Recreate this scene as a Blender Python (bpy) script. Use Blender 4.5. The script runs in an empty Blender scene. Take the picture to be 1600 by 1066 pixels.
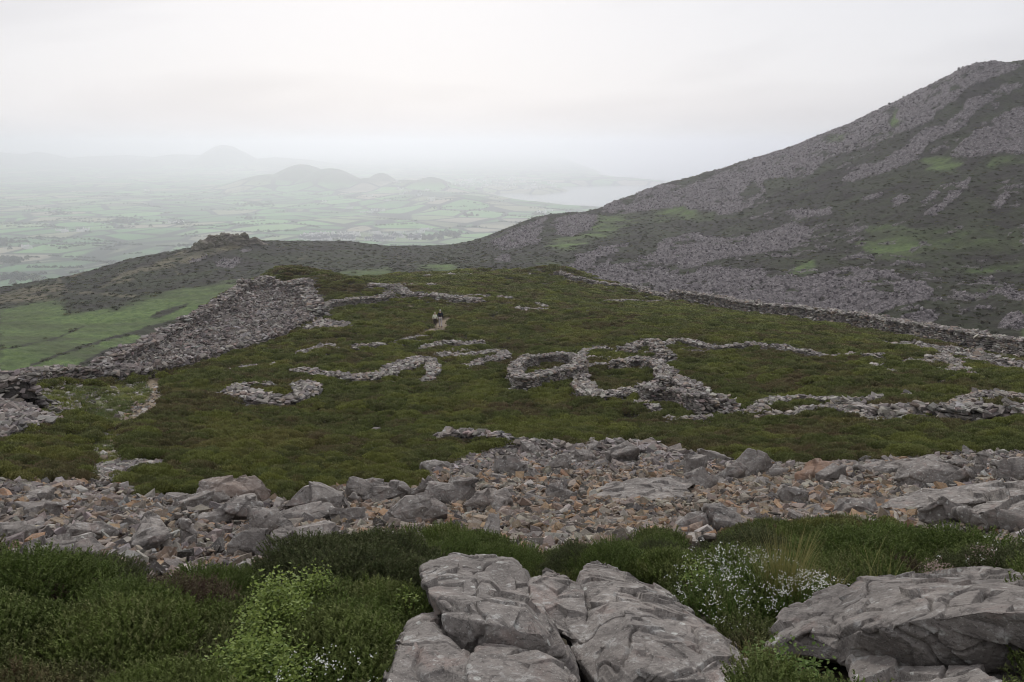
import bpy, bmesh, math, random
import numpy as np
from mathutils import Vector, Matrix

scene = bpy.context.scene
COL = scene.collection
R = math.radians

# ------------------------------------------------------------------ camera
F = 1300.0                                  # focal length in photo pixels (photo is 1600 wide)
PITCH = math.atan(308 / F)
CZ = 450.0                                  # the hill fort stands 450 m above the sea
cam_data = bpy.data.cameras.new("camera")
cam_data.sensor_width = 36
cam_data.lens = F / 1600 * 36
cam_data.clip_start = 0.05
cam_data.clip_end = 90000
cam = bpy.data.objects.new("camera", cam_data)
cam.location = (0, 0, CZ)
cam.rotation_euler = (math.pi / 2 - PITCH, 0, 0)
COL.objects.link(cam)
scene.camera = cam

# ------------------------------------------------------------------ sky, sun, exposure
SUN_EL, SUN_AZ = R(33), R(-8)              # high, in front and a little to the left
world = bpy.data.worlds.new("World")
scene.world = world
world.use_nodes = True
nt = world.node_tree
nt.nodes.clear()
def WN(t, **kw):
    n = nt.nodes.new(t)
    for k, v in kw.items():
        setattr(n, k, v)
    return n
w_out = WN('ShaderNodeOutputWorld')
sky = WN('ShaderNodeTexSky')
sky.sky_type = 'NISHITA'
sky.sun_disc = False
sky.sun_elevation = SUN_EL
sky.sun_rotation = SUN_AZ
sky.altitude = 450
sky.dust_density = 4
bg1 = WN('ShaderNodeBackground'); bg1.inputs[1].default_value = 0.12
nt.links.new(sky.outputs[0], bg1.inputs[0])
tc = WN('ShaderNodeTexCoord')
mp = WN('ShaderNodeMapping'); mp.inputs['Scale'].default_value = (0.9, 1.0, 4.0)
mp.inputs['Rotation'].default_value = (0.0, R(6), 0.0)
nt.links.new(tc.outputs['Generated'], mp.inputs[0])
nz = WN('ShaderNodeTexNoise'); nz.inputs['Scale'].default_value = 1.5; nz.inputs['Detail'].default_value = 4
nz.inputs['Roughness'].default_value = 0.5
nz.inputs['Distortion'].default_value = 0.35
nt.links.new(mp.outputs[0], nz.inputs['Vector'])
rp = WN('ShaderNodeValToRGB')
rp.color_ramp.elements[0].position = 0.38; rp.color_ramp.elements[0].color = (0.65, 0.65, 0.69, 1)
rp.color_ramp.elements[1].position = 0.60; rp.color_ramp.elements[1].color = (0.83, 0.83, 0.865, 1)
nt.links.new(nz.outputs[0], rp.inputs[0])
bg2 = WN('ShaderNodeBackground')
nt.links.new(rp.outputs[0], bg2.inputs[0])
# the cloud sheet is a little brighter towards the horizon, where the mist is lit from behind
sx = WN('ShaderNodeSeparateXYZ'); nt.links.new(tc.outputs['Generated'], sx.inputs[0])
mr = WN('ShaderNodeMapRange'); mr.inputs['From Min'].default_value = 0.0; mr.inputs['From Max'].default_value = 0.20
mr.inputs['To Min'].default_value = 0.80; mr.inputs['To Max'].default_value = 0.77
nt.links.new(sx.outputs['Z'], mr.inputs['Value']); nt.links.new(mr.outputs[0], bg2.inputs[1])
mx = WN('ShaderNodeMixShader'); mx.inputs[0].default_value = 0.93
nt.links.new(bg1.outputs[0], mx.inputs[1]); nt.links.new(bg2.outputs[0], mx.inputs[2])
nt.links.new(mx.outputs[0], w_out.inputs[0])

sun_data = bpy.data.lights.new("sun", 'SUN')
sun_data.energy = 1.5
sun_data.angle = R(14)
sun_data.color = (1.0, 0.975, 0.94)
sun = bpy.data.objects.new("sun", sun_data)
sd = Vector((math.sin(SUN_AZ) * math.cos(SUN_EL), math.cos(SUN_AZ) * math.cos(SUN_EL), math.sin(SUN_EL)))
sun.rotation_euler = (-sd).to_track_quat('-Z', 'Y').to_euler()
sun.location = (0, 0, CZ + 50)
COL.objects.link(sun)

scene.view_settings.view_transform = 'Standard'
scene.view_settings.look = 'None'
scene.view_settings.exposure = 0.32
scene.view_settings.gamma = 1.0
scene.cycles.use_denoising = True
scene.cycles.filter_width = 1.05
scene.cycles.max_bounces = 5
scene.cycles.diffuse_bounces = 2
scene.cycles.glossy_bounces = 2
scene.cycles.transparent_max_bounces = 8
scene.cycles.volume_bounces = 3

# ------------------------------------------------------------------ helpers
rng = np.random.default_rng(7)

def dirs(px, py):
    px = np.asarray(px, float); py = np.asarray(py, float)
    a = (px - 800) / F; b = (533 - py) / F
    cp, sp = math.cos(PITCH), math.sin(PITCH)
    return a, cp + b * sp, -sp + b * cp
def ray(px, py):
    """photo pixel -> (azimuth, slope)"""
    x, y, z = dirs(px, py)
    r = np.hypot(x, y)
    return np.arctan2(x, y), z / r
def project(X, Y, Z):
    cp, sp = math.cos(PITCH), math.sin(PITCH)
    z = Z - CZ
    d = Y * cp - z * sp
    u = Y * sp + z * cp
    d = np.where(d > 0.01, d, 0.01)
    return 800 + F * X / d, 533 - F * u / d
def at_range(px, py, r):
    ph, k = ray(px, py)
    return np.stack([r * np.sin(ph), r * np.cos(ph), CZ + r * k], -1)

def _hash(ix, iy, iz, seed):
    h = (ix * 374761393 + iy * 668265263 + iz * 2147483647 + seed * 974634777) & 0xFFFFFFFF
    h = ((h ^ (h >> 13)) * 1274126177) & 0xFFFFFFFF
    h = (h ^ (h >> 16)) & 0xFFFFFFFF
    h = (h * 2246822519) & 0xFFFFFFFF
    h = h ^ (h >> 15)
    return (h & 0xFFFFFF) / float(0xFFFFFF)
def vnoise(x, y, z=0.0, seed=0):
    x = np.asarray(x, float); y = np.asarray(y, float); z = np.zeros_like(x) + z
    ix = np.floor(x).astype(np.int64); iy = np.floor(y).astype(np.int64); iz = np.floor(z).astype(np.int64)
    fx = x - ix; fy = y - iy; fz = z - iz
    fx = fx * fx * (3 - 2 * fx); fy = fy * fy * (3 - 2 * fy); fz = fz * fz * (3 - 2 * fz)
    o = 0
    for dz in (0, 1):
        wz = fz if dz else 1 - fz
        for dy in (0, 1):
            wy = fy if dy else 1 - fy
            a = _hash(ix, iy + dy, iz + dz, seed); b = _hash(ix + 1, iy + dy, iz + dz, seed)
            o = o + wz * wy * (a + (b - a) * fx)
    return o * 2 - 1
def fbm(x, y, z=0.0, octaves=4, seed=0, gain=0.5):
    o = 0; a = 1.0; f = 1.0; t = 0
    for i in range(octaves):
        o = o + a * vnoise(np.asarray(x) * f, np.asarray(y) * f, np.asarray(z) * f, seed + i * 17)
        t += a; a *= gain; f *= 2.03
    return o / t

def rbf_fit(pts, vals, smooth=1e-6):
    n = len(pts)
    d = np.linalg.norm(pts[:, None] - pts[None], axis=2)
    K = np.where(d > 0, d * d * np.log(d + 1e-12), 0) + np.eye(n) * smooth
    Pm = np.hstack([np.ones((n, 1)), pts])
    A = np.block([[K, Pm], [Pm.T, np.zeros((3, 3))]])
    return pts, np.linalg.solve(A, np.concatenate([vals, np.zeros(3)]))
def rbf_eval(model, q):
    pts, w = model
    out = np.empty(len(q))
    for i in range(0, len(q), 60000):
        c = q[i:i + 60000]
        d2 = ((c[:, None] - pts[None]) ** 2).sum(2)
        K = 0.5 * d2 * np.log(d2 + 1e-12)
        out[i:i + 60000] = K @ w[:len(pts)] + w[len(pts)] + c @ w[len(pts) + 1:]
    return out

def make_mesh(name, V, Fc, mat=None, attrs=None, smooth=False, mats=None, mat_idx=None):
    """one mesh from numpy arrays; Fc is an (n,k) array or list of such arrays"""
    me = bpy.data.meshes.new(name)
    V = np.ascontiguousarray(V, dtype=np.float32)
    fl = Fc if isinstance(Fc, list) else [Fc]
    fl = [np.asarray(f, dtype=np.int32) for f in fl if len(f)]
    tot = np.concatenate([np.full(len(f), f.shape[1], np.int32) for f in fl])
    idx = np.concatenate([f.ravel() for f in fl])
    me.vertices.add(len(V)); me.vertices.foreach_set("co", V.ravel())
    me.loops.add(len(idx)); me.loops.foreach_set("vertex_index", idx)
    me.polygons.add(len(tot))
    st = np.concatenate([[0], np.cumsum(tot)[:-1]]).astype(np.int32)
    me.polygons.foreach_set("loop_start", st)
    me.polygons.foreach_set("loop_total", tot)
    me.update(calc_edges=True)
    me.polygons.foreach_set("use_smooth", np.full(len(tot), bool(smooth)))
    for k, a in (attrs or {}).items():
        a = np.asarray(a, dtype=np.float32)
        if a.ndim == 1:
            at = me.attributes.new(k, 'FLOAT', 'POINT'); at.data.foreach_set("value", a)
        else:
            if a.shape[1] == 3: a = np.hstack([a, np.ones((len(a), 1), np.float32)])
            at = me.attributes.new(k, 'FLOAT_COLOR', 'POINT'); at.data.foreach_set("color", a.ravel())
    for m in (mats or ([mat] if mat else [])):
        me.materials.append(m)
    if mat_idx is not None:
        me.polygons.foreach_set("material_index", np.asarray(mat_idx, np.int32))
    me.update()
    return me
def link(name, me, parent=None, label=None, cat=None, group=None, kind=None):
    o = bpy.data.objects.new(name, me)
    COL.objects.link(o)
    if parent: o.parent = parent
    tag(o, label, cat, group, kind)
    return o
def tag(o, label=None, cat=None, group=None, kind=None):
    if label: o["label"] = label
    if cat: o["category"] = cat
    if group: o["group"] = group
    if kind: o["kind"] = kind
    return o
def grid_faces(nu, nv):
    i = np.arange(nu * nv).reshape(nu, nv)
    return np.stack([i[:-1, :-1].ravel(), i[1:, :-1].ravel(), i[1:, 1:].ravel(), i[:-1, 1:].ravel()], 1)

# ------------------------------------------------------------------ materials
class NB:
    """tiny node builder"""
    def __init__(s, name):
        s.m = bpy.data.materials.new(name); s.m.use_nodes = True
        s.t = s.m.node_tree; s.t.nodes.clear()
        s.out = s.n('ShaderNodeOutputMaterial')
        s.b = s.n('ShaderNodeBsdfPrincipled')
        s.t.links.new(s.b.outputs[0], s.out.inputs[0])
        s.geo = s.n('ShaderNodeNewGeometry')
        s.b.inputs['Specular IOR Level'].default_value = 0.25
    def n(s, t, **kw):
        n = s.t.nodes.new(t)
        for k, v in kw.items(): setattr(n, k, v)
        return n
    def l(s, a, b): s.t.links.new(a, b)
    def noise(s, scale, detail=4, rough=0.55, vec=None, dist=0.0):
        n = s.n('ShaderNodeTexNoise')
        n.inputs['Scale'].default_value = scale; n.inputs['Detail'].default_value = detail
        n.inputs['Roughness'].default_value = rough; n.inputs['Distortion'].default_value = dist
        s.l(vec or s.geo.outputs['Position'], n.inputs['Vector'])
        return n.outputs[0]
    def vor(s, scale, feature='F1', out=0, vec=None, rand=1.0):
        n = s.n('ShaderNodeTexVoronoi'); n.feature = feature
        n.inputs['Scale'].default_value = scale; n.inputs['Randomness'].default_value = rand
        s.l(vec or s.geo.outputs['Position'], n.inputs['Vector'])
        return n.outputs[out]
    def vec(s, scale=(1, 1, 1), rot=(0, 0, 0), src=None):
        n = s.n('ShaderNodeMapping'); n.inputs['Scale'].default_value = scale; n.inputs['Rotation'].default_value = rot
        s.l(src or s.geo.outputs['Position'], n.inputs[0]); return n.outputs[0]
    def ramp(s, src, *stops):
        n = s.n('ShaderNodeValToRGB'); e = n.color_ramp.elements
        while len(e) < len(stops): e.new(0.5)
        for i, (p, c) in enumerate(stops):
            e[i].position = p
            e[i].color = (c, c, c, 1) if isinstance(c, (int, float)) else (*c, 1)
        s.l(src, n.inputs[0]); return n.outputs[0]
    def mix(s, f, a, b, mode='MIX'):
        n = s.n('ShaderNodeMix'); n.data_type = 'RGBA'; n.blend_type = mode
        for i, v in ((0, f), (6, a), (7, b)):
            if isinstance(v, (int, float)): n.inputs[i].default_value = v if i == 0 else (v, v, v, 1)
            elif isinstance(v, tuple): n.inputs[i].default_value = (*v, 1)
            else: s.l(v, n.inputs[i])
        return n.outputs[2]
    def math(s, op, a, b=0.0, clamp=False):
        n = s.n('ShaderNodeMath'); n.operation = op; n.use_clamp = clamp
        for i, v in ((0, a), (1, b)):
            if isinstance(v, (int, float)): n.inputs[i].default_value = v
            else: s.l(v, n.inputs[i])
        return n.outputs[0]
    def attr(s, name, out='Color'):
        n = s.n('ShaderNodeAttribute'); n.attribute_name = name
        return n.outputs[out]
    def bump(s, h, strength=0.5, dist=0.1, normal=None):
        n = s.n('ShaderNodeBump'); n.inputs['Strength'].default_value = strength; n.inputs['Distance'].default_value = dist
        s.l(h, n.inputs['Height'])
        if normal: s.l(normal, n.inputs['Normal'])
        return n.outputs[0]
    def done(s, color, rough=0.9, normal=None):
        if isinstance(color, tuple): s.b.inputs['Base Color'].default_value = (*color, 1)
        else: s.l(color, s.b.inputs['Base Color'])
        if isinstance(rough, (int, float)): s.b.inputs['Roughness'].default_value = rough
        else: s.l(rough, s.b.inputs['Roughness'])
        if normal: s.l(normal, s.b.inputs['Normal'])
        return s.m
# ================================================================== TERRAIN
# --- the fort hill (heather plateau the camera looks down on)
A_CTRL = []
for px, rows in {
    -300: [(1066, 4), (900, 8), (830, 14), (760, 22), (715, 28), (660, 36)],
    0: [(1066, 4), (900, 8.5), (830, 14), (760, 21), (715, 27), (660, 36), (622, 47)],
    200: [(1066, 4), (900, 8.2), (830, 14), (760, 22), (715, 28), (650, 41), (610, 54)],
    400: [(1066, 4), (900, 8), (830, 14), (760, 22), (715, 29), (650, 42), (600, 56), (550, 73), (500, 96)],
    800: [(1066, 4), (900, 8), (830, 14), (760, 22), (715, 29), (650, 42), (600, 56), (550, 72), (512, 87), (470, 112), (440, 140)],
    1200: [(1066, 4), (900, 8), (830, 14), (760, 22), (715, 29), (650, 42), (600, 54), (550, 70), (515, 92)],
    1600: [(1066, 4), (900, 8), (830, 13.5), (760, 21), (715, 28), (650, 40), (600, 55), (575, 70)],
    1900: [(1066, 4), (900, 8), (760, 21), (650, 38)]}.items():
    A_CTRL += [(px, y, r) for y, r in rows]
A_EDGE = [(-300, 640, 42), (0, 612, 51), (180, 592, 62), (300, 535, 86), (380, 470, 116), (450, 446, 136), (560, 436, 152),
          (740, 428, 162), (860, 430, 160), (1050, 471, 140), (1250, 500, 118), (1400, 524, 103), (1600, 566, 86), (1900, 610, 74)]
B_EDGE = [(-300, 480, 560), (0, 450, 600), (120, 430, 600), (200, 408, 600), (300, 388, 600), (350, 378, 600), (430, 377, 640), (560, 378, 700),
          (640, 384, 750), (740, 376, 760), (800, 355, 760), (850, 338, 760), (935, 330, 800), (1000, 302, 850), (1040, 290, 880),
          (1120, 268, 900), (1200, 243, 900), (1265, 222, 890), (1330, 196, 880), (1390, 166, 860), (1430, 147, 850), (1490, 119, 835), (1518, 104, 830), (1535, 101, 830),
          (1570, 101, 830), (1600, 98, 830), (1900, 60, 830)]
B_CTRL = [(-300, 620, 300), (0, 600, 300), (0, 520, 400), (0, 480, 500), (150, 590, 300), (200, 480, 430), (300, 530, 360), (300, 430, 500),
          (450, 460, 400), (450, 410, 540), (620, 430, 440), (620, 400, 600), (740, 425, 450), (740, 400, 600), (850, 430, 450), (850, 380, 620),
          (950, 440, 420), (950, 400, 520), (950, 360, 680), (1050, 460, 390), (1050, 400, 520), (1050, 340, 720), (1200, 480, 360), (1200, 420, 450),
          (1200, 360, 580), (1200, 300, 720), (1400, 500, 330), (1400, 420, 430), (1400, 340, 540), (1400, 250, 680), (1600, 540, 300), (1600, 440, 400),
          (1600, 350, 500), (1600, 250, 620), (1600, 170, 730), (1900, 560, 280), (1900, 300, 520)]
SC = 1.2
BS = 0.8                                    # distance scale of the far slope
B_EDGE = [(a, b, c * BS) for a, b, c in B_EDGE]
B_CTRL = [(a, b, c * BS) for a, b, c in B_CTRL]
def _fit(ctrl, extra):
    a = np.array(ctrl, float)
    ph, k = ray(a[:, 0], a[:, 1])
    P = np.stack([ph * SC, np.log(a[:, 2])], 1)
    for phd, r, z in extra:
        P = np.vstack([P, [R(phd) * SC, math.log(r)]]); k = np.append(k, z / r)
    return rbf_fit(P, k, 1e-5)
_exA = [(p, 1.2, -1.9) for p in (-50, -25, 0, 25, 50)] + [(p, 2.2, -2.15) for p in (-50, -25, 0, 25, 50)] + \
       [(p, 260, -30) for p in (-45, -25, 0, 25, 45)]
A_MODEL = _fit(A_CTRL + A_EDGE, _exA)
_exB = [(p, 165, -88) for p in (-50, -25, 0, 25, 50)]
B_MODEL = _fit(B_CTRL + B_EDGE, _exB)
def _edge(tab):
    a = np.array(tab, float); ph, _ = ray(a[:, 0], a[:, 1]); return ph, a[:, 2]
EA, EB = _edge(A_EDGE), _edge(B_EDGE)

def A_base(ph, r):
    ph = np.asarray(ph, float); r = np.asarray(r, float)
    pc = np.clip(ph, R(-42), R(42))
    s = rbf_eval(A_MODEL, np.stack([pc * SC, np.log(np.maximum(r, 1.2))], -1).reshape(-1, 2)).reshape(r.shape)
    z = s * np.maximum(r, 1.2)
    z = np.where(r < 1.2, -1.85 + (z + 1.85) * (r / 1.2), z)
    d = np.maximum(0, r - np.interp(pc, *EA) - 3)
    z = z - 0.60 * d * d / (d + 9)
    back = np.clip((np.abs(ph) - R(50)) / R(60), 0, 1); back = back * back * (3 - 2 * back)
    return z * (1 - back) + (-1.8 + 0.10 * r - 0.001 * r * r) * back
KNOLLS = [(*at_range(478, 440, 126)[:2], 2.6, 5.5), (*at_range(540, 452, 118)[:2], 1.6, 7.0), (*at_range(862, 432, 157)[:2], 1.5, 5.0)]
def A_xy(X, Y, detail=True):
    X = np.asarray(X, float); Y = np.asarray(Y, float)
    r = np.hypot(X, Y); z = A_base(np.arctan2(X, Y), r)
    if detail:
        amp = np.clip(r / 40, 0.15, 1)
        z = z + amp * (0.55 * fbm(X / 17, Y / 17, 0, 3, 5) + 0.22 * fbm(X / 3.1, Y / 3.1, 0, 3, 9)) * np.clip((r - 2.5) / 5, 0, 1)
        z = z + 1.5 * bank(X, Y)
        for kx, ky, hh, sg in KNOLLS: z = z + hh * np.exp(-((X - kx) ** 2 + (Y - ky) ** 2) / sg ** 2)
    return CZ + z
W1_OUT = [(-60, 617, 46), (0, 610, 50), (60, 600, 53), (180, 590, 62), (300, 528, 87), (370, 470, 114), (405, 455, 122), (450, 452, 131)]
_a = np.array(W1_OUT, float); _ph, _ = ray(_a[:, 0], _a[:, 1])
W1W = np.stack([_a[:, 2] * np.sin(_ph), _a[:, 2] * np.cos(_ph)], 1)
def line_dist(X, Y, P):
    d = np.full(np.shape(X), 1e12)
    for a, b in zip(P[:-1], P[1:]):
        e = b - a; t = np.clip(((X - a[0]) * e[0] + (Y - a[1]) * e[1]) / (e @ e), 0, 1)
        d = np.minimum(d, (X - a[0] - t * e[0]) ** 2 + (Y - a[1] - t * e[1]) ** 2)
    return np.sqrt(d)
def bank(X, Y):
    d = line_dist(X, Y, W1W)
    return np.exp(-(d / 3.0) ** 2) * np.clip((Y - 45) / 40, 0.15, 1)
def B_pr(ph, r):
    pc = np.clip(ph, R(-48), R(48))
    s = rbf_eval(B_MODEL, np.stack([pc * SC, np.log(r)], -1).reshape(-1, 2)).reshape(r.shape)
    z = s * r
    d = np.maximum(0, r - np.interp(pc, *EB))
    z = z - 0.55 * d * d / (d + 60)
    X, Y = r * np.sin(ph), r * np.cos(ph)
    z = z + 1.6 * fbm(X / 60, Y / 60, 0, 4, 31) + 1.3 * fbm(X / 9, Y / 30, 0, 3, 33) * np.clip((X + 20) / 120, 0, 1) * np.clip((r - 180) / 100, 0, 1)
    # boulder-field roughness grows towards the summit on the right
    return z
def B_xy(X, Y):
    X = np.asarray(X, float); Y = np.asarray(Y, float)
    return CZ + B_pr(np.arctan2(X, Y), np.hypot(X, Y))

def hit(px, py, which='A', n=500):
    """where the photo ray first meets the terrain: world point"""
    ph, k = ray(px, py)
    ph = np.atleast_1d(ph).astype(float); k = np.atleast_1d(k).astype(float)
    rr = np.exp(np.linspace(math.log(1.3), math.log(240), n)) if which == 'A' else np.exp(np.linspace(math.log(175), math.log(1000), n))
    PH = np.repeat(ph[:, None], n, 1); RR = np.repeat(rr[None], len(ph), 0)
    if which == 'A':
        Z = A_xy(RR * np.sin(PH), RR * np.cos(PH)) - CZ
    else:
        Z = B_pr(PH, RR)
    s = Z - RR * k[:, None]
    ok = s >= 0
    j = np.where(ok.any(1), ok.argmax(1), -1)
    miss = j <= 0
    j = np.clip(j, 1, n - 1)
    i = np.arange(len(ph))
    s0, s1 = s[i, j - 1], s[i, j]
    t = np.clip(s0 / (s0 - s1 + 1e-12), 0, 1)
    r = rr[j - 1] + (rr[j] - rr[j - 1]) * t
    r = np.where(miss, np.interp(ph, *(EA if which == 'A' else EB)), r)
    X, Y = r * np.sin(ph), r * np.cos(ph)
    Zw = A_xy(X, Y) if which == 'A' else B_xy(X, Y)
    return np.stack([X, Y, Zw], -1)

# --- masks traced as polygons in the photo, turned into ground cover at their true place on the slope
def raster(polys, W=1600, H=1066):
    m = np.zeros((H, W), np.float32)
    for p in polys:
        p = np.array(p, float)
        x0, x1 = max(0, int(p[:, 0].min()) - 1), min(W, int(p[:, 0].max()) + 2)
        y0, y1 = max(0, int(p[:, 1].min()) - 1), min(H, int(p[:, 1].max()) + 2)
        if x1 <= x0 or y1 <= y0: continue
        gx, gy = np.meshgrid(np.arange(x0, x1) + .5, np.arange(y0, y1) + .5)
        ins = np.zeros(gx.shape, bool)
        q = np.roll(p, -1, 0)
        for (ax, ay), (bx, by) in zip(p, q):
            if ay == by: continue
            c = ((ay > gy) != (by > gy)) & (gx < (bx - ax) * (gy - ay) / (by - ay) + ax)
            ins ^= c
        m[y0:y1, x0:x1] = np.maximum(m[y0:y1, x0:x1], ins)
    return m
def rline(pts, w):
    """polyline -> polygons of width w px"""
    out = []
    p = np.array(pts, float)
    for a, b in zip(p[:-1], p[1:]):
        d = b - a; L = np.hypot(*d) + 1e-6
        n = np.array([-d[1], d[0]]) / L * w / 2; e = d / L * w * .3
        out.append([a + n - e, b + n + e, b - n + e, a - n - e])
    return out
def samp(m, px, py):
    x = np.clip(px.astype(int), 0, m.shape[1] - 1); y = np.clip(py.astype(int), 0, m.shape[0] - 1)
    return np.where((px >= -20) & (px < 1620) & (py >= -20) & (py < 1086), m[y, x], 0.0)
def blur(m, k=1):
    for _ in range(k):
        m = (m + np.roll(m, 1, 0) + np.roll(m, -1, 0) + np.roll(m, 1, 1) + np.roll(m, -1, 1)) / 5
    return m
c3 = lambda L: [(1050 + .469 * u, 60 + .469 * v) for u, v in L]
c2 = lambda L: [(500 + .34375 * u, 200 + .34375 * v) for u, v in L]
c1 = lambda L: [(.34375 * u, 200 + .34375 * v) for u, v in L]

B_SCREE = [
 c3([(-40,515),(0,500),(90,478),(230,420),(400,358),(500,315),(640,252),(780,180),(860,130),(960,95),(1040,70),(1130,84),(1180,92),(1130,112),(1060,140),(980,165),(960,200),(900,240),(830,290),(760,310),(700,345),(600,385),(520,400),(470,440),(400,462),(290,465),(320,510),(260,560),(200,590),(100,575),(30,560),(-40,555)]),
 c3([(1180,150),(1090,190),(1000,240),(960,300),(900,330),(850,350),(830,390),(780,420),(700,450),(600,480),(540,480),(620,430),(700,410),(760,370),(800,330),(840,300),(900,290),(930,260),(990,200),(1060,180),(1110,150)]),
 c3([(1180,220),(1100,250),(1040,290),(960,340),(930,390),(1000,400),(1100,380),(1180,390)]),
 c3([(820,545),(870,515),(900,490),(940,465),(960,470),(900,510),(850,550)]),
 c3([(830,590),(900,540),(950,490),(1000,460),(990,500),(930,540),(880,590)]),
 c3([(620,530),(700,510),(710,520),(650,545)]), c3([(380,580),(500,568),(540,560),(520,590),(390,598)]),
 c3([(730,560),(760,520),(790,530),(750,560)]), c3([(1060,560),(1110,500),(1130,520),(1090,570)]),
 c3([(-40,675),(0,660),(90,640),(100,660),(190,670),(300,640),(400,620),(470,635),(460,680),(400,700),(250,720),(150,740),(60,770),(-40,785)]),
 c3([(-60,800),(60,790),(140,760),(250,775),(300,770),(320,800),(400,790),(440,800),(520,780),(590,765),(700,775),(770,800),(850,810),(880,840),(860,870),(760,895),(700,925),(560,925),(450,915),(300,900),(160,890),(-60,880)]),
 c3([(770,925),(850,905),(905,900),(890,930),(860,965),(780,960)]),
 c3([(1065,840),(1130,835),(1180,850),(1180,870),(1120,865)]), c3([(1120,915),(1180,905),(1180,970),(1090,960)]),
 c2([(745,540),(800,500),(900,460),(980,415),(1040,405),(1020,450),(1010,500),(1000,525),(900,550),(780,555),(800,520)]),
 c2([(1030,440),(1070,420),(1160,395),(1250,400),(1270,420),(1240,460),(1160,490),(1100,495),(1060,480),(1080,445)]),
 c2([(780,605),(840,580),(875,580),(840,605)]), c2([(1260,380),(1330,345),(1420,310),(1540,262),(1640,262),(1640,360),(1500,370),(1400,385)]),
 c2([(1110,640),(1180,600),(1140,580),(1200,580),(1290,540),(1400,520),(1380,545),(1300,580),(1200,650)]),
 c2([(1200,650),(1330,600),(1330,630),(1420,610),(1500,580),(1640,515),(1640,690),(1500,725),(1350,710),(1250,690)]),
 c2([(45,545),(100,553),(95,560),(50,550)]),
 c1([(840,610),(960,575),(930,600),(850,618)]), c1([(975,610),(1125,588),(1060,630),(1020,637)]), c1([(1060,560),(1180,540),(1130,560),(1080,567)]),
]
B_NOSCREE = [c3([(720,235),(745,230),(760,290),(730,300)]), c3([(620,300),(560,345),(500,350),(510,325),(560,318)]), c2([(1375,345),(1440,320),(1430,345),(1390,360)]),
 c2([(985,480),(1040,440),(1060,480),(1050,510),(1000,510)]), c2([(860,510),(890,495),(880,520)]), c3([(540,790),(600,775),(610,790),(560,805)]),
 c3([(540,830),(580,820),(570,840)]), c3([(340,845),(400,830),(420,850)]), c3([(200,545),(240,500),(260,470),(300,500),(250,540)]), c3([(360,870),(420,870),(400,890)])]
B_GRASS = [
 c3([(500,330),(560,318),(610,322),(590,340),(510,345)]), c3([(830,410),(870,400),(930,410),(1000,410),(960,430),(850,430)]),
 c3([(-40,560),(20,560),(30,578),(160,583),(130,600),(-40,602)]),
 c2([(1040,520),(1140,490),(1200,480),(1270,400),(1440,395),(1480,400),(1360,440),(1290,500),(1220,520),(1130,555),(1040,545)]),
 c2([(1480,390),(1600,370),(1700,375),(1640,400),(1500,410)]),
 c2([(460,635),(530,605),(600,610),(665,640),(560,655),(470,655)]), c2([(1000,640),(1080,620),(1110,640),(1000,655)]),
 c1([(-30,835),(200,790),(280,800),(300,850),(480,840),(640,790),(800,750),(1000,710),(1200,685),(1500,665),(1750,640),(1800,680),(1800,710),(1100,760),(600,1100),(-30,1200)]),
]
B_GRASS2 = [c3([(640,630),(760,620),(900,640),(1000,640),(1180,620),(1180,780),(1050,790),(950,780),(880,760),(780,740),(650,710)]),
 c3([(350,790),(400,760),(480,750),(460,780),(380,800)]), c3([(700,250),(750,230),(780,260),(740,290)]), c3([(1060,420),(1173,400),(1173,425),(1080,430)])]
B_TAN = [c1([(440,740),(540,670),(640,630),(740,600),(820,560),(880,555),(900,520),(1050,500),(1150,530),(1040,560),(960,575),(860,620),(780,610),(800,640),(640,650),(540,690)]),
 c1([(500,715),(560,690),(630,683),(560,705)]), c1([(260,680),(300,650),(420,640),(330,680)]), c1([(0,760),(150,715),(270,700),(300,760),(200,790),(0,800)]),
 c1([(1340,600),(1400,580),(1395,590)])] + \
 rline(c1([(262,680),(285,720),(312,747),(400,750),(610,766)]), 4) + rline(c1([(-10,772),(150,770),(312,750)]), 4) + \
 rline(c1([(760,610),(800,640),(815,672)]), 3) + rline(c2([(350,572),(372,600),(410,632)]), 1.6)
B_DARK = rline(c1([(140,1080),(300,1020),(520,952),(700,915),(900,872)]), 5) + rline(c1([(0,1010),(250,960),(380,900)]), 2.5) + \
 [c1([(670,860),(760,820),(870,795),(830,820),(720,865)]), c1([(580,930),(760,880),(900,850),(800,905),(640,950)]), c1([(300,1100),(480,1010),(700,950),(640,1040)])] + \
 rline(c3([(-20,660),(100,620),(250,570),(420,520),(560,490),(640,478)]), 3) + rline(c2([(1180,650),(1300,575),(1480,500),(1560,490)]), 3)

def jitter_lookup(mask, X, Y, Z, wpx=5, seed=3, sc=9.0):
    px, py = project(X, Y, Z)
    jx = fbm(X / sc, Y / sc, 0, 3, seed) * wpx * 2.2
    jy = fbm(X / sc, Y / sc, 5, 3, seed + 50) * wpx
    return samp(mask, px + jx, py + jy)

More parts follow.
